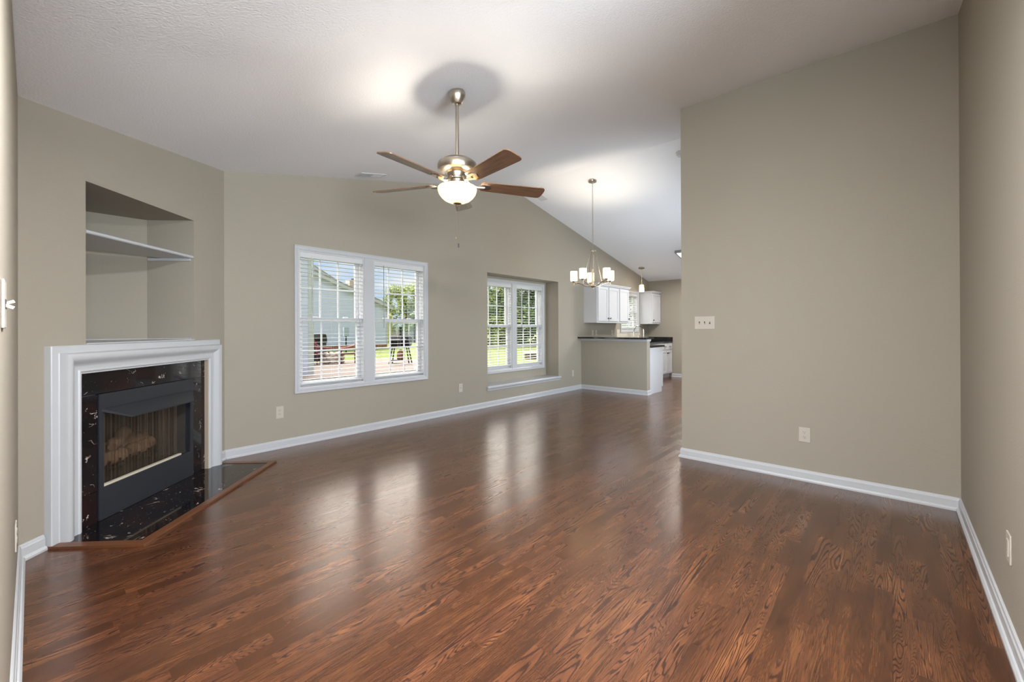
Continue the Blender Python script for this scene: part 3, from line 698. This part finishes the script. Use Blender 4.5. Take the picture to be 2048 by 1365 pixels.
# pale tile row under the window
m = MB()
for i in range(8):
    x = 9.09+i*.155; m.box((x, YA-.008, .985), (x+.151, YA-.0005, 1.135), .002)
m.box((9.09, YA-.0085, 1.137), (9.24, YA-.0005, 1.215), .002)
m.build('trim_3', mat('cream_tile', (214,203,184), .3, bump=(20,.0003)), kind='structure')
# faucet
fa = empty('kitchen_faucet', (9.62, 4.62, .912)); tag(fa, 'tall chrome gooseneck faucet behind the kitchen sink', 'faucet')
m = MB(); m.lathe([(0,0),(.03,0),(.03,.01),(.02,.02),(.017,.06),(.0,.06)])
pts = [(0,0,.05),(0,0,.26)]+[(0.13*(1-math.cos(t)), -.0*(1-math.cos(t)), .26+.13*math.sin(t)) for t in [PI*i/12 for i in range(1, 12)]]+[(.26,0,.24)]
m.tube(pts, .011, 10); m.build('spout', M_CHROME, fa, True)
m = MB(); m.tube([(.26,0,.25),(.262,0,.13)], [.014,.017], 12); m.build('spray_head', M_CHROME, fa, True)
m = MB(); m.tube([(.0,0,.05),(.05,0,.07),(.16,0,.115)], [.008,.007,.005], 8); m.build('handle', M_CHROME, fa, True)
fa.rotation_euler = (0,0,R(-35))
so_ = empty('soap_dispenser', (9.95, 4.66, .912)); tag(so_, 'slim chrome soap pump beside the gooseneck faucet', 'soap dispenser')
m = MB(); m.lathe([(0,0),(.018,0),(.016,.02),(.010,.03),(.010,.14),(0,.14)]); m.tube([(0,0,.13),(-.01,-.03,.145),(-.015,-.07,.14)], .006, 8); m.build('pump', M_CHROME, so_, True)

# ------------------------------------------------------------------ ceiling fan
FX, FY = 2.005, 2.292
zt = zc(FX)
fan = empty('ceiling_fan', (FX, FY, 2.30)); tag(fan, 'brushed nickel ceiling fan with five walnut blades and a lit glass bowl', 'ceiling fan')
FI = Matrix.Translation((0,0,-2.30))
m = MB(FI); m.lathe([(0,zt+.012),(.045,zt+.012),(.060,zt-.012),(.062,zt-.022),(.058,zt-.045),(.045,zt-.072),(.032,zt-.09),(.016,zt-.095),(0,zt-.095)]); m.build('canopy', M_NICK, fan, True)
m = MB(FI); m.tube([(0,0,zt-.09),(0,0,2.44)], .0125, 16); m.build('downrod', M_NICK, fan, True)
m = MB(FI); m.lathe([(0,2.458),(.03,2.457),(.075,2.452),(.112,2.438),(.130,2.422),(.1345,2.418)]); m.lathe([(.136,2.415),(.139,2.405),(.139,2.385),(.134,2.368),(.118,2.356),(.085,2.350),(.070,2.348)]); m.lathe([(.134,2.419),(.134,2.413)]); 
m.build('motor_housing', M_NICK, fan, True)
m = MB(FI); m.lathe([(.085,2.351),(.072,2.345),(.068,2.325),(.066,2.318),(.060,2.316)]); m.lathe([(.060,2.318),(.066,2.314),(.066,2.304),(.050,2.300),(.046,2.285),(.05,2.272),(.085,2.266),(.085,2.262),(0,2.262)]); m.build('light_kit', M_NICK, fan, True)
m = MB(FI)
prof = [(.128,2.266),(.1365,2.262),(.138,2.25),(.136,2.235),(.128,2.210),(.112,2.185),(.090,2.163),(.062,2.148),(.032,2.140),(.0,2.138)]
prof = [(r, 2.138+(z-2.138)*.88) for r, z in prof]; m.lathe(prof); m.lathe([(r*.975, z+.003) for r, z in prof]); bowl = m.build('bowl_shade', M_BOWL, fan, True)
m = MB(FI); m.lathe([(0,2.141),(.030,2.141),(.031,2.135),(.024,2.128),(.012,2.125),(.008,2.118),(0,2.116)]); m.build('finial', M_NICK, fan, True)
for k_ in range(5):
    ang = R(43.5+72*k_); Z_ = Matrix.Rotation(ang, 4, 'Z')
    tl = Matrix.Rotation(R(-13), 4, 'X')
    m = MB(); r0, r1 = .17, .66; n = 10
    P = []
    hw0, hw1 = .055, .068
    P += [(r0, -hw0+.018), (r0+.018, -hw0)]
    for i in range(n+1):
        t = -PI/2+PI*i/n
        P.append((r1-.035+.035*abs(math.cos(t))**.8, hw1*math.copysign(abs(math.sin(t))**.55, math.sin(t))))
    P += [(r0+.018, hw0), (r0, hw0-.018)]
    m.prism(P, 2, -.003, .003); bl = m.build('blade', M_BLADE, fan); bl.matrix_local = Z_ @ Matrix.Translation((0,0,-.023)) @ tl
    m = MB(Z_ @ Matrix.Translation((0,0,-.023)))
    m.M = m.M @ tl
    m.prism([(.155,-.016),(.19,-.034),(.235,-.030),(.25,0),(.235,.030),(.19,.034),(.155,.016),(.175,.0)], 2, -.009, -.0035)
    m.tube([(.07,0,.035),(.11,0,-.005),(.15,0,-.012),(.20,0,-.008)], [.010,.009,.009,.010], 8)
    m.build('blade_bracket', M_NICK, fan, True)
for dx, L_, pend in ((-.012, .22, 0), (.008, .265, 1)):
    m = MB(FI); x = dx*math.sin(yaw); y = -dx*math.cos(yaw); m.tube([(x, y, 2.12), (x, y, 2.12-L_)], .0011, 6)
    for j in range(int(L_/.012)): m.lathe([(0,.0022),(.0020,0),(0,-.0022)], c=(x, y, 2.118-j*.012), n=6)
    ch = m.build('pull_chain', M_NICK, fan)
    m = MB(FI); zb = 2.12-L_
    m.lathe([(0,0),(.004,-.003),(.005,-.028 if pend else -.012),(0,-.032 if pend else -.015)], c=(x, y, zb), n=10); m.build('pull_fob', M_KNOB if pend else M_NICK, ch)
def point(name, loc, w, rad, col, parent=None):
    l = bpy.data.lights.new(name, 'POINT'); l.energy = w; l.shadow_soft_size = rad; l.color = col
    o = bpy.data.objects.new(name, l); COL.objects.link(o); o.location = loc
    if parent: o.parent = parent
    return o
WARM = (1,.90,.76)
for dx, dy in ((.05,-.045),(-.05,.045)):
    point('bulb_light', (dx, dy, -.085), FAN_W/2, .03, WARM, fan)

# ------------------------------------------------------------------ chandelier
CX, CY = 5.803, 3.462; zt = zc(CX)
cha = empty('chandelier', (CX, CY, 1.90)); tag(cha, 'brushed nickel five-light chandelier with white glass shades hanging on a chain', 'chandelier')
CI2 = Matrix.Translation((0,0,-1.90))
m = MB(CI2); m.lathe([(0,zt+.02),(.065,zt+.02),(.068,zt-.004),(.060,zt-.022),(.02,zt-.03),(.010,zt-.045),(0,zt-.048)]); m.build('canopy', M_NICK, cha, True)
m = MB(CI2); z = zt-.045; i = 0
while z > 2.50:
    ax = (1,0) if i % 2 else (0,1); L_ = .030; w_ = .009
    pts = [(ax[0]*w_*math.sin(t), ax[1]*w_*math.sin(t), z-L_/2+L_/2*math.cos(t)) for t in [2*PI*j/10 for j in range(11)]]
    m.tube(pts, .0022, 5, cap=False); z -= L_-.006; i += 1
m.tube([(0,0,2.52),(0,0,2.47)], .004, 8)
m.build('chain', M_NICK, cha, True)
m = MB(CI2); m.lathe([(0,2.475),(.012,2.475),(.012,2.462),(.045,2.460),(.047,2.452),(.045,2.446),(.011,2.444),(.011,1.985),(.019,1.98),(.019,1.925),(.036,1.918),(.038,1.90),(.026,1.885),(.010,1.878),(.008,1.866),(0,1.862)]); m.build('column', M_NICK, cha, True)
for k_ in range(5):
    th = R(14+72*k_); dv = RR*math.cos(th)+Vector((F.x, F.y, 0)).normalized()*math.sin(th); ang = math.atan2(dv.y, dv.x)
    Z_ = Matrix.Rotation(ang, 4, 'Z') @ CI2
    m = MB(Z_); pts = [(.025,0,1.91),(.07,0,1.905),(.12,0,1.915),(.17,0,1.94),(.22,0,1.957),(.27,0,1.96),(.30,0,1.955)]
    m.tube(pts, .0078, 8); m.tube([(.30,0,1.93),(.30,0,1.975)], .008, 8); arm = m.build('arm', M_NICK, cha, True)
    m = MB(Z_); m.tube([(.040,0,2.455),(.155,0,1.938)], .0045, 6); m.build('stay_rod', M_NICK, cha, True)
    m = MB(Z_); m.lathe([(0,1.97),(.02,1.972),(.032,1.985),(.033,1.992),(0,1.992)], c=(.30,0,0), n=20); m.build('lamp_cup', M_NICK, arm, True)
    m = MB(Z_); pr = [(.0,1.993),(.046,1.993),(.053,1.998),(.055,2.01),(.055,2.148)]
    m.lathe(pr+[(.052,2.148),(.052,2.01),(.044,1.997),(0,1.997)], c=(.30,0,0), n=24); m.build('glass_shade', M_SHADE, cha, True)
    p = Z_ @ Vector((.30, 0, 2.06)); point('bulb_light', p, CHAND_W, .02, (1,.87,.68), cha)

# ------------------------------------------------------------------ pendant
PX, PY = 9.811, 4.557; PX, PY = 9.80, 4.50; zt = zc(PX)
pen = empty('pendant_light', (PX, PY, 2.12)); tag(pen, 'small nickel pendant with one white glass shade over the kitchen sink', 'pendant light')
I = Matrix.Translation((0,0,-2.12))
m = MB(I); m.lathe([(0,zt+.015),(.07,zt+.015),(.072,zt-.012),(.065,zt-.022),(.012,zt-.03),(0,zt-.03)]); m.build('canopy', M_NICK, pen, True)
m = MB(I); m.tube([(0,0,zt-.02),(0,0,2.33)], .005, 8); m.build('stem', M_NICK, pen)
m = MB(I); m.lathe([(0,2.34),(.012,2.338),(.014,2.315),(.03,2.305),(.034,2.292),(0,2.29)]); m.build('socket_cup', M_NICK, pen, True)
m = MB(I); m.lathe([(.0,2.291),(.046,2.291),(.050,2.286),(.060,2.13),(.056,2.122),(.053,2.13),(.045,2.283),(0,2.287)]); m.build('glass_shade', M_SHADE, pen, True)
point('bulb_light', (0,0,.08), PEND_W, .02, (1,.87,.68), pen)

# ------------------------------------------------------------------ kitchen ceiling panel light
def slope_mat(x, y): # frame with z = ceiling normal pointing down into the room
    s = SL if x < XR else -SR
    ex = Vector((1,0,s)).normalized(); ey = Vector((0,1,0)); ez = ex.cross(ey)
    return Matrix(((ex.x,ey.x,ez.x,x),(ex.y,ey.y,ez.y,y),(ex.z,ey.z,ez.z,zc(x)),(0,0,0,1)))
def onslope(name, x, y):
    o = empty(name); o.matrix_world = slope_mat(x, y); return o
pl = onslope('ceiling_light', 9.59, 3.08); tag(pl, 'rectangular lit ceiling light with grey frame on the kitchen slope', 'ceiling light')
m = MB(); w_, h_ = .62, .31
frame_sweep(m, -w_, w_, -h_, h_, 0, [(0,0),(0,.05),(.012,.058),(.028,.055),(.028,0)], M=Matrix.Rotation(PI/2, 4, 'X') @ Matrix.Rotation(0, 4, 'Z'))
m.build('frame', mat('grey_fixture', (150,150,150), .4, .5, bump=(60,.0002)), pl)
zs = [v.co.z for v in pl.children[0].data.vertices]; sg = -1 if min(zs) < -.03 else 1
if sg > 0:
    for v in pl.children[0].data.vertices: v.co.z *= -1
m = MB(); m.box((-w_+.02, -h_+.02, -.05), (w_-.02, h_-.02, -.002)); m.build('diffuser', M_PANEL, pl)
l = bpy.data.lights.new('panel_light', 'AREA'); l.shape = 'RECTANGLE'; l.size = 1.1; l.size_y = .5; l.energy = PANEL_W; l.color = (1,.98,.95)
o = bpy.data.objects.new('panel_light', l); COL.objects.link(o); o.parent = pl; o.location = (0,0,-.062)

# smoke detector
sd = onslope('smoke_detector', 5.715, 2.06); tag(sd, 'round white smoke detector on the ceiling at the edge of the partition', 'smoke detector')
m = MB(); m.lathe([(0,-.042),(.045,-.040),(.056,-.034),(.060,-.02),(.066,-.018),(.067,-.001),(0,0)]); m.build('cover', M_VINYL, sd, True)
# vents
def vent(x, y, wx, wy, label, open_left):
    v = onslope('ceiling_vent', x, y); tag(v, label, 'vent')
    m = MB(); frame_sweep(m, -wx/2, wx/2, -wy/2, wy/2, 0, [(0,-.001),(0,.004),(.004,.008),(.02,.008),(.02,-.001)], M=Matrix.Rotation(PI/2, 4, 'X'))
    if max(q.co.z for q in m.bm.verts) > .005:
        for q in m.bm.verts: q.co.z *= -1
    m.build('frame', M_VINYL, v)
    m = MB(); m.box((-wx/2+.02, -wy/2+.02, -.0025), (wx/2-.02, wy/2-.02, -.0005)); m.build('duct_opening', M_DARK, v)
    m = MB(); n = 7
    for i in range(n):
        yy = -wy/2+.024+(wy-.048)*(i+.5)/n
        for (a0, a1, tl) in ((-wx/2+.021, -.003, 55), (.003, wx/2-.021, -28)):
            m.box((a0, -.008, -.0005), (a1, .008, .0005), M=Matrix.Translation((0, yy, -.007)) @ Matrix.Rotation(R(tl if open_left else -tl), 4, 'X'))
    m.box((-.003, -wy/2+.02, -.009), (.003, wy/2-.02, -.003))
    m.build('louvres', M_VINYL, v)
vent(2.66, 4.575, .34, .15, 'white ceiling register near the window wall above the large window', True)
vent(5.83, 4.535, .32, .15, 'white ceiling register on the kitchen slope behind the fan blade tip', True)

# added fill lamps, unseen behind the camera in the entry hall
for (x, y, lab) in ((.75, -1.35, 'added round ceiling fill lamp in the entry hall, nearer the right wall'), (-1.2, .2, 'added round ceiling fill lamp in the entry hall, nearer the left wall')):
    r = empty('fill_ceiling_lamp', (x, y, 2.505 if x < 0 else zc(x-.19))); tag(r, lab, 'ceiling light', 'added fill lamps by the entry')
    m = MB(); m.lathe([(0,0),(.19,0),(.19,-.02),(.17,-.025),(0,-.025)]); m.build('base', M_NICK, r, True)
    m = MB(); m.lathe([(.17,-.026),(.165,-.05),(.13,-.085),(.07,-.105),(0,-.11)]); m.build('glass_dome', M_PANEL, r, True)
    point('bulb_light', (0,0,-.25), FOYER_W, .14, (1,.93,.84), r)

r = onslope('fill_ceiling_lamp', .6, .88); tag(r, 'added round ceiling fill lamp just inside the living room by the entry', 'ceiling light', 'added fill lamps by the entry')  # unseen lamp added to brighten the walls near the camera
m = MB(); m.lathe([(0,0),(.19,0),(.19,-.02),(.17,-.025),(0,-.025)]); m.build('base', M_NICK, r, True)
m = MB(); m.lathe([(.17,-.026),(.165,-.05),(.13,-.085),(.07,-.105),(0,-.11)]); m.build('glass_dome', M_PANEL, r, True)
l = bpy.data.lights.new('entry_fill_light', 'AREA'); l.shape = 'DISK'; l.size = .34; l.energy = ENTRY_W; l.color = (.97,.98,1); o = bpy.data.objects.new('entry_fill_light', l); COL.objects.link(o); o.parent = r; o.location = (0,0,-.125)
# ------------------------------------------------------------------ outdoors
GZ = -.2
q = NT('lawn_grass'); P_ = q.pos(); n_ = q.noise(P_, 1.2, 5, .65); n2 = q.noise(P_, 40, 3)
q.base(q.mix(n2, q.ramp(n_, [(.3, lin((74,94,30))), (.7, lin((118,134,52)))]), lin((134,140,68)))); q.rough(.95); q.bump(n2, .03, .6)
m = MB(); m.box((-60, YA+.6, GZ-.3), (120, 160, GZ)); m.box((-60, -60, GZ-.3), (120, YA+.6, GZ-.002)); tag(m.build('lawn', q.m), 'bright green mown lawn behind the house', 'lawn', kind='stuff')
m = MB(); m.box((4.6, 12.2, GZ-.02), (11.7, 17.9, GZ+.05), .01)
tag(m.build('patio_slab', mat('patio_concrete', (140,122,110), .9, bump=(8,.004), var=.06)), 'pinkish concrete patio slab under the chairs and grills', 'patio')
def house(name, x0, x1, y0, y1, ze, slope, ridge_x, label, corner_l=False, corner_r=True, base=.35, wall=None):
    r = empty(name, (x0, y0, GZ)); tag(r, label, 'house'); I = Matrix.Translation((-x0, -y0, -GZ))
    zl = ze+slope*(ridge_x-x0) if ridge_x < x0 else ze
    zr_ = ze+slope*(min(x1, x1)-ridge_x)
    zrg = ze+slope*(x1-ridge_x)
    m = MB(I); m.prism([(x0, GZ+base), (x1, GZ+base), (x1, ze), (ridge_x, zrg), (x0, zrg-slope*(ridge_x-x0))], 1, y0, y1); m.build('siding_walls', wall or M_SIDING, r)
    m = MB(I); m.box((x0, y0+.02, GZ-.05), (x1-.02, y1, GZ+base)); m.build('foundation', mat('brick_foundation_'+name, (150,110,84), .9, var=.2), r)
    m = MB(I)
    if corner_r: m.box((x1-.14, y0-.03, GZ+base), (x1+.02, y0+.05, ze-.02))
    if corner_l: m.box((x0-.02, y0-.03, GZ+base), (x0+.14, y0+.05, ze-.02))
    m.prism([(ridge_x, zrg-.22), (x1+.3, ze-.22-.3*slope), (x1+.3, ze-.3*slope), (ridge_x, zrg)], 1, y0-.30, y0-.26)
    m.prism([(ridge_x, zrg-.22), (x0-.3, zrg-slope*(ridge_x-x0+.3)-.22), (x0-.3, zrg-slope*(ridge_x-x0+.3)), (ridge_x, zrg)], 1, y0-.30, y0-.26)
    m.build('fascia_boards', M_TRIM, r)
    m = MB(I)
    m.prism([(ridge_x, zrg+.0), (x1+.35, ze-.35*slope), (x1+.35, ze-.35*slope+.08), (ridge_x, zrg+.09)], 1, y0-.32, y1+.3)
    m.prism([(ridge_x, zrg+.0), (ridge_x, zrg+.09), (x0-.35, zrg-slope*(ridge_x-x0+.35)+.08), (x0-.35, zrg-slope*(ridge_x-x0+.35))], 1, y0-.32, y1+.3)
    m.build('roof', M_SHINGLE, r)
    return r
house('neighbor_house', -6.0, 5.75, 13.3, 22, 5.6, .4, -.1, 'neighbouring house wing whose siding and corner board fill the left edge of the large window', base=.02)
house('neighbor_house', 4.0, 17.6, 28.0, 38, 3.0, .36, 9.8, 'pale blue-grey sided house with a white rake board behind the patio')
house('neighbor_house', 5.0, 23.0, 39.0, 48, 3.6, .54, 14.0, 'farther grey house showing above the sided house', base=.3, wall=M_SHINGLE)
# roof vent on the sided house
rv = empty('roof_vent', (15.5, 29, 4.0)); tag(rv, 'small tan and grey vent box on the roof edge of the sided house', 'roof vent')
m = MB(); m.box((-.5,-.3,-.2), (.3,.3,.75), .02); m.build('housing', mat('tan_housing', (190,172,150), .8, bump=(20,.002)), rv)
m = MB(); m.box((.15,-.32,-.1), (.25,.1,.9), M=Matrix.Rotation(R(-22), 4, 'Y')); m.box((.45,-.32,-.2), (.55,.1,.8), M=Matrix.Rotation(R(-22), 4, 'Y')); m.build('bracket', M_BLACKM, rv)

RZ = math.atan2(RR.y, RR.x)   # facing the house squarely
def from_view(px, depth):     # survey helper: point on the ground at a bearing and distance from the house corner
    f2 = Vector((F.x, F.y, 0)).normalized(); v = f2*depth+RR*((px-1022.6)/853.4*depth); return (v.x, v.y, GZ+.05 if depth < 18.3 else GZ)
# barrel grill
g = empty('barrel_grill', from_view(801, 17.2), RZ); tag(g, 'black barrel charcoal grill on splayed legs at the patio edge', 'grill')
Mx = Matrix.Rotation(PI/2, 4, 'Y')
m = MB(); m.lathe([(0,-.44),(.14,-.44),(.22,-.40),(.25,-.33),(.25,.33),(.22,.40),(.14,.44),(0,.44)], M=Matrix.Translation((0,0,.90)) @ Mx, n=28); m.build('barrel', M_GRATE, g, True)
m = MB(); m.lathe([(0,0),(.045,0),(.045,.30),(.06,.30),(.06,.34),(0,.34)], c=(-.02,.08,1.13)); m.build('chimney', M_GRATE, g, True)
m = MB(); m.box((-.46,-.40,.80), (-.05,-.24,.83), .005); m.build('side_shelf', M_GRATE, g)
m = MB(); m.tube([(-.36,-.24,.98),(-.36,-.31,.98),(.30,-.31,.98),(.30,-.24,.98)], .012, 8); m.build('lid_handle', M_CHROME, g)
for sx in (-1, 1):
    for sy in (-1, 1):
        m = MB(); m.tube([(sx*.27, sy*.14, .72), (sx*.40, sy*.24, .0)], .024, 8); m.build('leg', M_GRATE, g)
m = MB(); m.box((-.36,-.22,.12), (.36,.22,.15), .004); m.build('lower_shelf', M_GRATE, g)
t_ = empty('gas_bottle', (g.location.x, g.location.y, g.location.z+.15)); tag(t_, 'rusty brown gas bottle standing under the barrel grill', 'gas bottle')
m = MB(); m.lathe([(0,0),(.12,0),(.14,.03),(.145,.25),(.12,.33),(.05,.37),(.05,.42),(0,.42)]); m.build('tank', mat('rusty_tank', (132,92,66), .7, bump=(30,.003), var=.3), t_, True)
# small kettle-side grill
g = empty('gas_grill', from_view(632, 18.1), RZ); tag(g, 'boxy black gas grill with a silver lid rim behind the left chair', 'grill')
m = MB(); m.prism([(-.25,.80),(.25,.80),(.25,1.0),(.16,1.17),(-.10,1.19),(-.25,1.02)], 0, -.32, .36); m.build('lid', M_GRATE, g)
m = MB(); m.box((-.30,-.12,1.185),(.34,.10,1.22),.004); m.build('lid_rim', M_CHROME, g)
m = MB(); m.box((-.30,-.24,.05), (.34,.24,.80), .01); m.build('cart', M_BLACKM, g)
# patio chairs
M_RED = mat('red_resin', (150,76,66), .5, bump=(30,.001)); M_REDD = mat('dark_red_seat', (96,48,44), .7, bump=(40,.002))
def patio_chair(px, depth, rz, label):
    c_ = empty('patio_chair', from_view(px, depth), rz); tag(c_, label, 'chair', 'red patio chairs')
    m = MB(); m.box((-.27,-.25,.38), (.27,.27,.44), .02); m.build('seat', M_REDD, c_)
    m = MB()
    m.box((-.26,-.02,0), (.26,.03,.56), .02, M=Matrix.Translation((0,.25,.42)) @ Matrix.Rotation(R(-14), 4, 'X')); m.build('backrest', M_REDD, c_)
    m = MB(); m.tube([(-.29,.27,.44),(-.29,.40,.98),(0,.43,1.04),(.29,.40,.98),(.29,.27,.44)], .022, 8); m.build('back_frame', M_RED, c_)
    for sx in (-1, 1):
        m = MB(); m.tube([(sx*.31,-.30,.62),(sx*.31,0,.66),(sx*.31,.20,.72),(sx*.29,.36,.86)], .028, 8); m.build('armrest', M_RED, c_)
        for yy in (-.25, .25):
            m = MB(); m.tube([(sx*.29, yy, .64 if yy < 0 else .5), (sx*.27, yy*1.05, 0)], [.022,.018], 8); m.build('leg', M_REDD, c_)
    return c_
patio_chair(637, 17.0, RZ+R(150), 'red patio chair at the far left, partly behind the white corner board')
patio_chair(696, 17.3, RZ+R(-70), 'red patio chair right of the stone fire pit, seen side on')
# stone fire pit
fp = empty('fire_pit', from_view(667, 17.4)); tag(fp, 'round fire pit ringed with pale rough stones between the chairs', 'fire pit')
M_STONE = mat('pale_stone', (200,188,174), .95, bump=(12,.02), var=.2)
rnd = random.Random(5)
for lay in range(3):
    for i in range(9):
        t = 2*PI*(i+.5*(lay%2))/9; m = MB(); bm_ = m.bm
        vs = bmesh.ops.create_icosphere(bm_, subdivisions=2, radius=1)['verts']
        for v in vs: v.co = Vector((v.co.x*.13, v.co.y*.10, v.co.z*.085))*rnd.uniform(.88,1.1)
        Mx = Matrix.Translation((.34*math.cos(t), .34*math.sin(t), .09+lay*.14)) @ Matrix.Rotation(t+PI/2, 4, 'Z')
        for v in vs: v.co = Mx @ v.co
        m.build('stone', M_STONE, fp)
# utility post
up_ = empty('meter_post', from_view(692, 26)); tag(up_, 'slim post with a grey meter box before the siding', 'utility post')
m = MB(); m.tube([(0,0,0),(0,0,1.35)], .04, 8); m.build('post', M_GRATE, up_)
m = MB(); m.box((-.16,-.08,1.0), (.16,.08,1.55), .01); m.build('box', mat('meter_grey', (160,170,182), .5, bump=(20,.001)), up_)
# low slab bench on the lawn
bx_ = empty('garden_box', from_view(1074, 20.5), RZ); tag(bx_, 'low wooden box with a pale lid on the lawn beyond the recessed window', 'garden box')
m = MB(); m.box((-.6,-.5,0), (.6,.5,.26), .01); m.build('sides', m_wood('weathered_wood', (88,72,62), (130,110,96), .9), bx_)
m = MB(); m.box((-.64,-.54,.26), (.64,.54,.31), .005); m.build('lid', mat('pale_lid', (205,190,180), .8, bump=(20,.002)), bx_)
# white shed / carport
sd_ = empty('garden_shed', from_view(800, 44), RZ); tag(sd_, 'low white open-sided shelter beyond the barrel grill', 'shed')
m = MB(); m.box((-1.7,-.6,1.95), (1.75,.9,2.25), .02); m.build('roof', M_TRIM, sd_)
for i, x in enumerate((-1.6, -.2, 1.0, 1.6)):
    m = MB(); m.box((x-.07,-.5,0), (x+.07,-.36,1.95)); m.build('post', M_TRIM if i != 3 else M_GRATE, sd_)
m = MB(); m.box((-1.6,.6,0), (1.6,.66,1.2)); m.build('back_panel', M_SIDING, sd_)
ut = empty('storage_tank', from_view(775, 42), RZ); tag(ut, 'yellow-green tank beside the sided house', 'tank')
m = MB(); m.lathe([(0,0),(.42,0),(.45,.2),(.45,2.7),(.3,2.9),(0,2.95)]); m.build('shell', mat('yellow_green', (196,186,92), .6, bump=(20,.002)), ut, True)
# trees
def leafmat(name, a, b):
    q = NT(name); i_ = q.n('ShaderNodeNewGeometry').outputs['Random Per Island']; q.base(q.mix(i_, lin(a), lin(b))); q.rough(.7); return q.m
M_LEAF = leafmat('leaves_light', (92,118,50), (176,184,92)); M_LEAFD = leafmat('leaves_dark', (40,66,38), (112,138,72)); M_BARK = mat('bark', (84,70,58), .95, bump=(14,.02), var=.2)
def tree(px, depth, hgt, wid, mt, label, n=2600, low=.25, cat='tree', group='trees beyond the lawn', sd=1, leaf=.16):
    rnd = random.Random(sd); t = empty('tree', from_view(px, depth)); tag(t, label, cat, group)
    m = MB(); m.tube([(0,0,0),(.05,0,hgt*.3),(0,.05,hgt*.75)], [.16,.12,.04], 8); m.build('trunk', M_BARK, t)
    cl = [(rnd.uniform(-.5,.5)*wid, rnd.uniform(-.5,.5)*wid*.7, hgt*(low+(1-low)*rnd.random())) for _ in range(26)]
    V, Fc = [], []
    for _ in range(n):
        cx_, cy_, cz_ = rnd.choice(cl); r_ = wid*.17
        p = Vector((rnd.gauss(0,1), rnd.gauss(0,1), rnd.gauss(0,1))).normalized()*r_*rnd.uniform(.5,1.1)+Vector((cx_, cy_, max(cz_-r_*.3, r_*.6)))
        if p.z < .02: p.z = .05
        a_ = Vector((rnd.gauss(0,1), rnd.gauss(0,1), rnd.gauss(0,1))).normalized(); b_ = a_.orthogonal().normalized()
        s_ = leaf*rnd.uniform(.6,1.3); k_ = len(V)
        V += [p-a_*s_, p+b_*s_*.5, p+a_*s_, p-b_*s_*.5]; Fc.append((k_, k_+1, k_+2, k_+3))
    me = bpy.data.meshes.new('foliage'); me.from_pydata(V, [], Fc); me.materials.append(mt)
    o = bpy.data.objects.new('foliage', me); COL.objects.link(o); o.parent = t
tree(812, 60, 7.6, 5.5, M_LEAF, 'yellow-green leafy tree above the white shelter', 5200, sd=3, leaf=.22)
tree(845, 64, 6.5, 5, M_LEAF, 'yellow-green tree at the right edge of the large window', 4200, sd=4, leaf=.22)
tree(970, 36, 9.5, 7, M_LEAF, 'tall pale green tree at the left of the recessed window', 7000, low=.05, sd=5)
tree(1025, 38, 9.0, 7, M_LEAFD, 'tall dark green tree in the middle of the recessed window', 7000, low=.05, sd=6)
tree(1080, 37, 9.5, 7, M_LEAFD, 'tall dark green tree at the right of the recessed window', 7000, low=.05, sd=7)
tree(1000, 44, 11, 9, M_LEAFD, 'dark tree behind the two nearest trees of the recessed window', 7000, low=.02, sd=8, leaf=.25)
tree(1120, 44, 11, 9, M_LEAFD, 'dark tree beyond the right edge of the recessed window', 6000, low=.02, sd=10, leaf=.25)
tree(945, 46, 10, 9, M_LEAFD, 'dark tree beyond the left edge of the recessed window', 6000, low=.02, sd=11, leaf=.25)
for i, px in enumerate((790, 815, 840, 865, 900)):
    tree(px, 56+i, 1.9, 5, M_LEAFD, 'low dark hedge shrub along the far side of the lawn', 1600, low=.1, cat='shrub', group='hedge beyond the lawn', sd=20+i, leaf=.14)
tree(1250, 30, 6, 5, M_LEAFD, 'green tree outside the kitchen window', 4200, low=.05, sd=15)
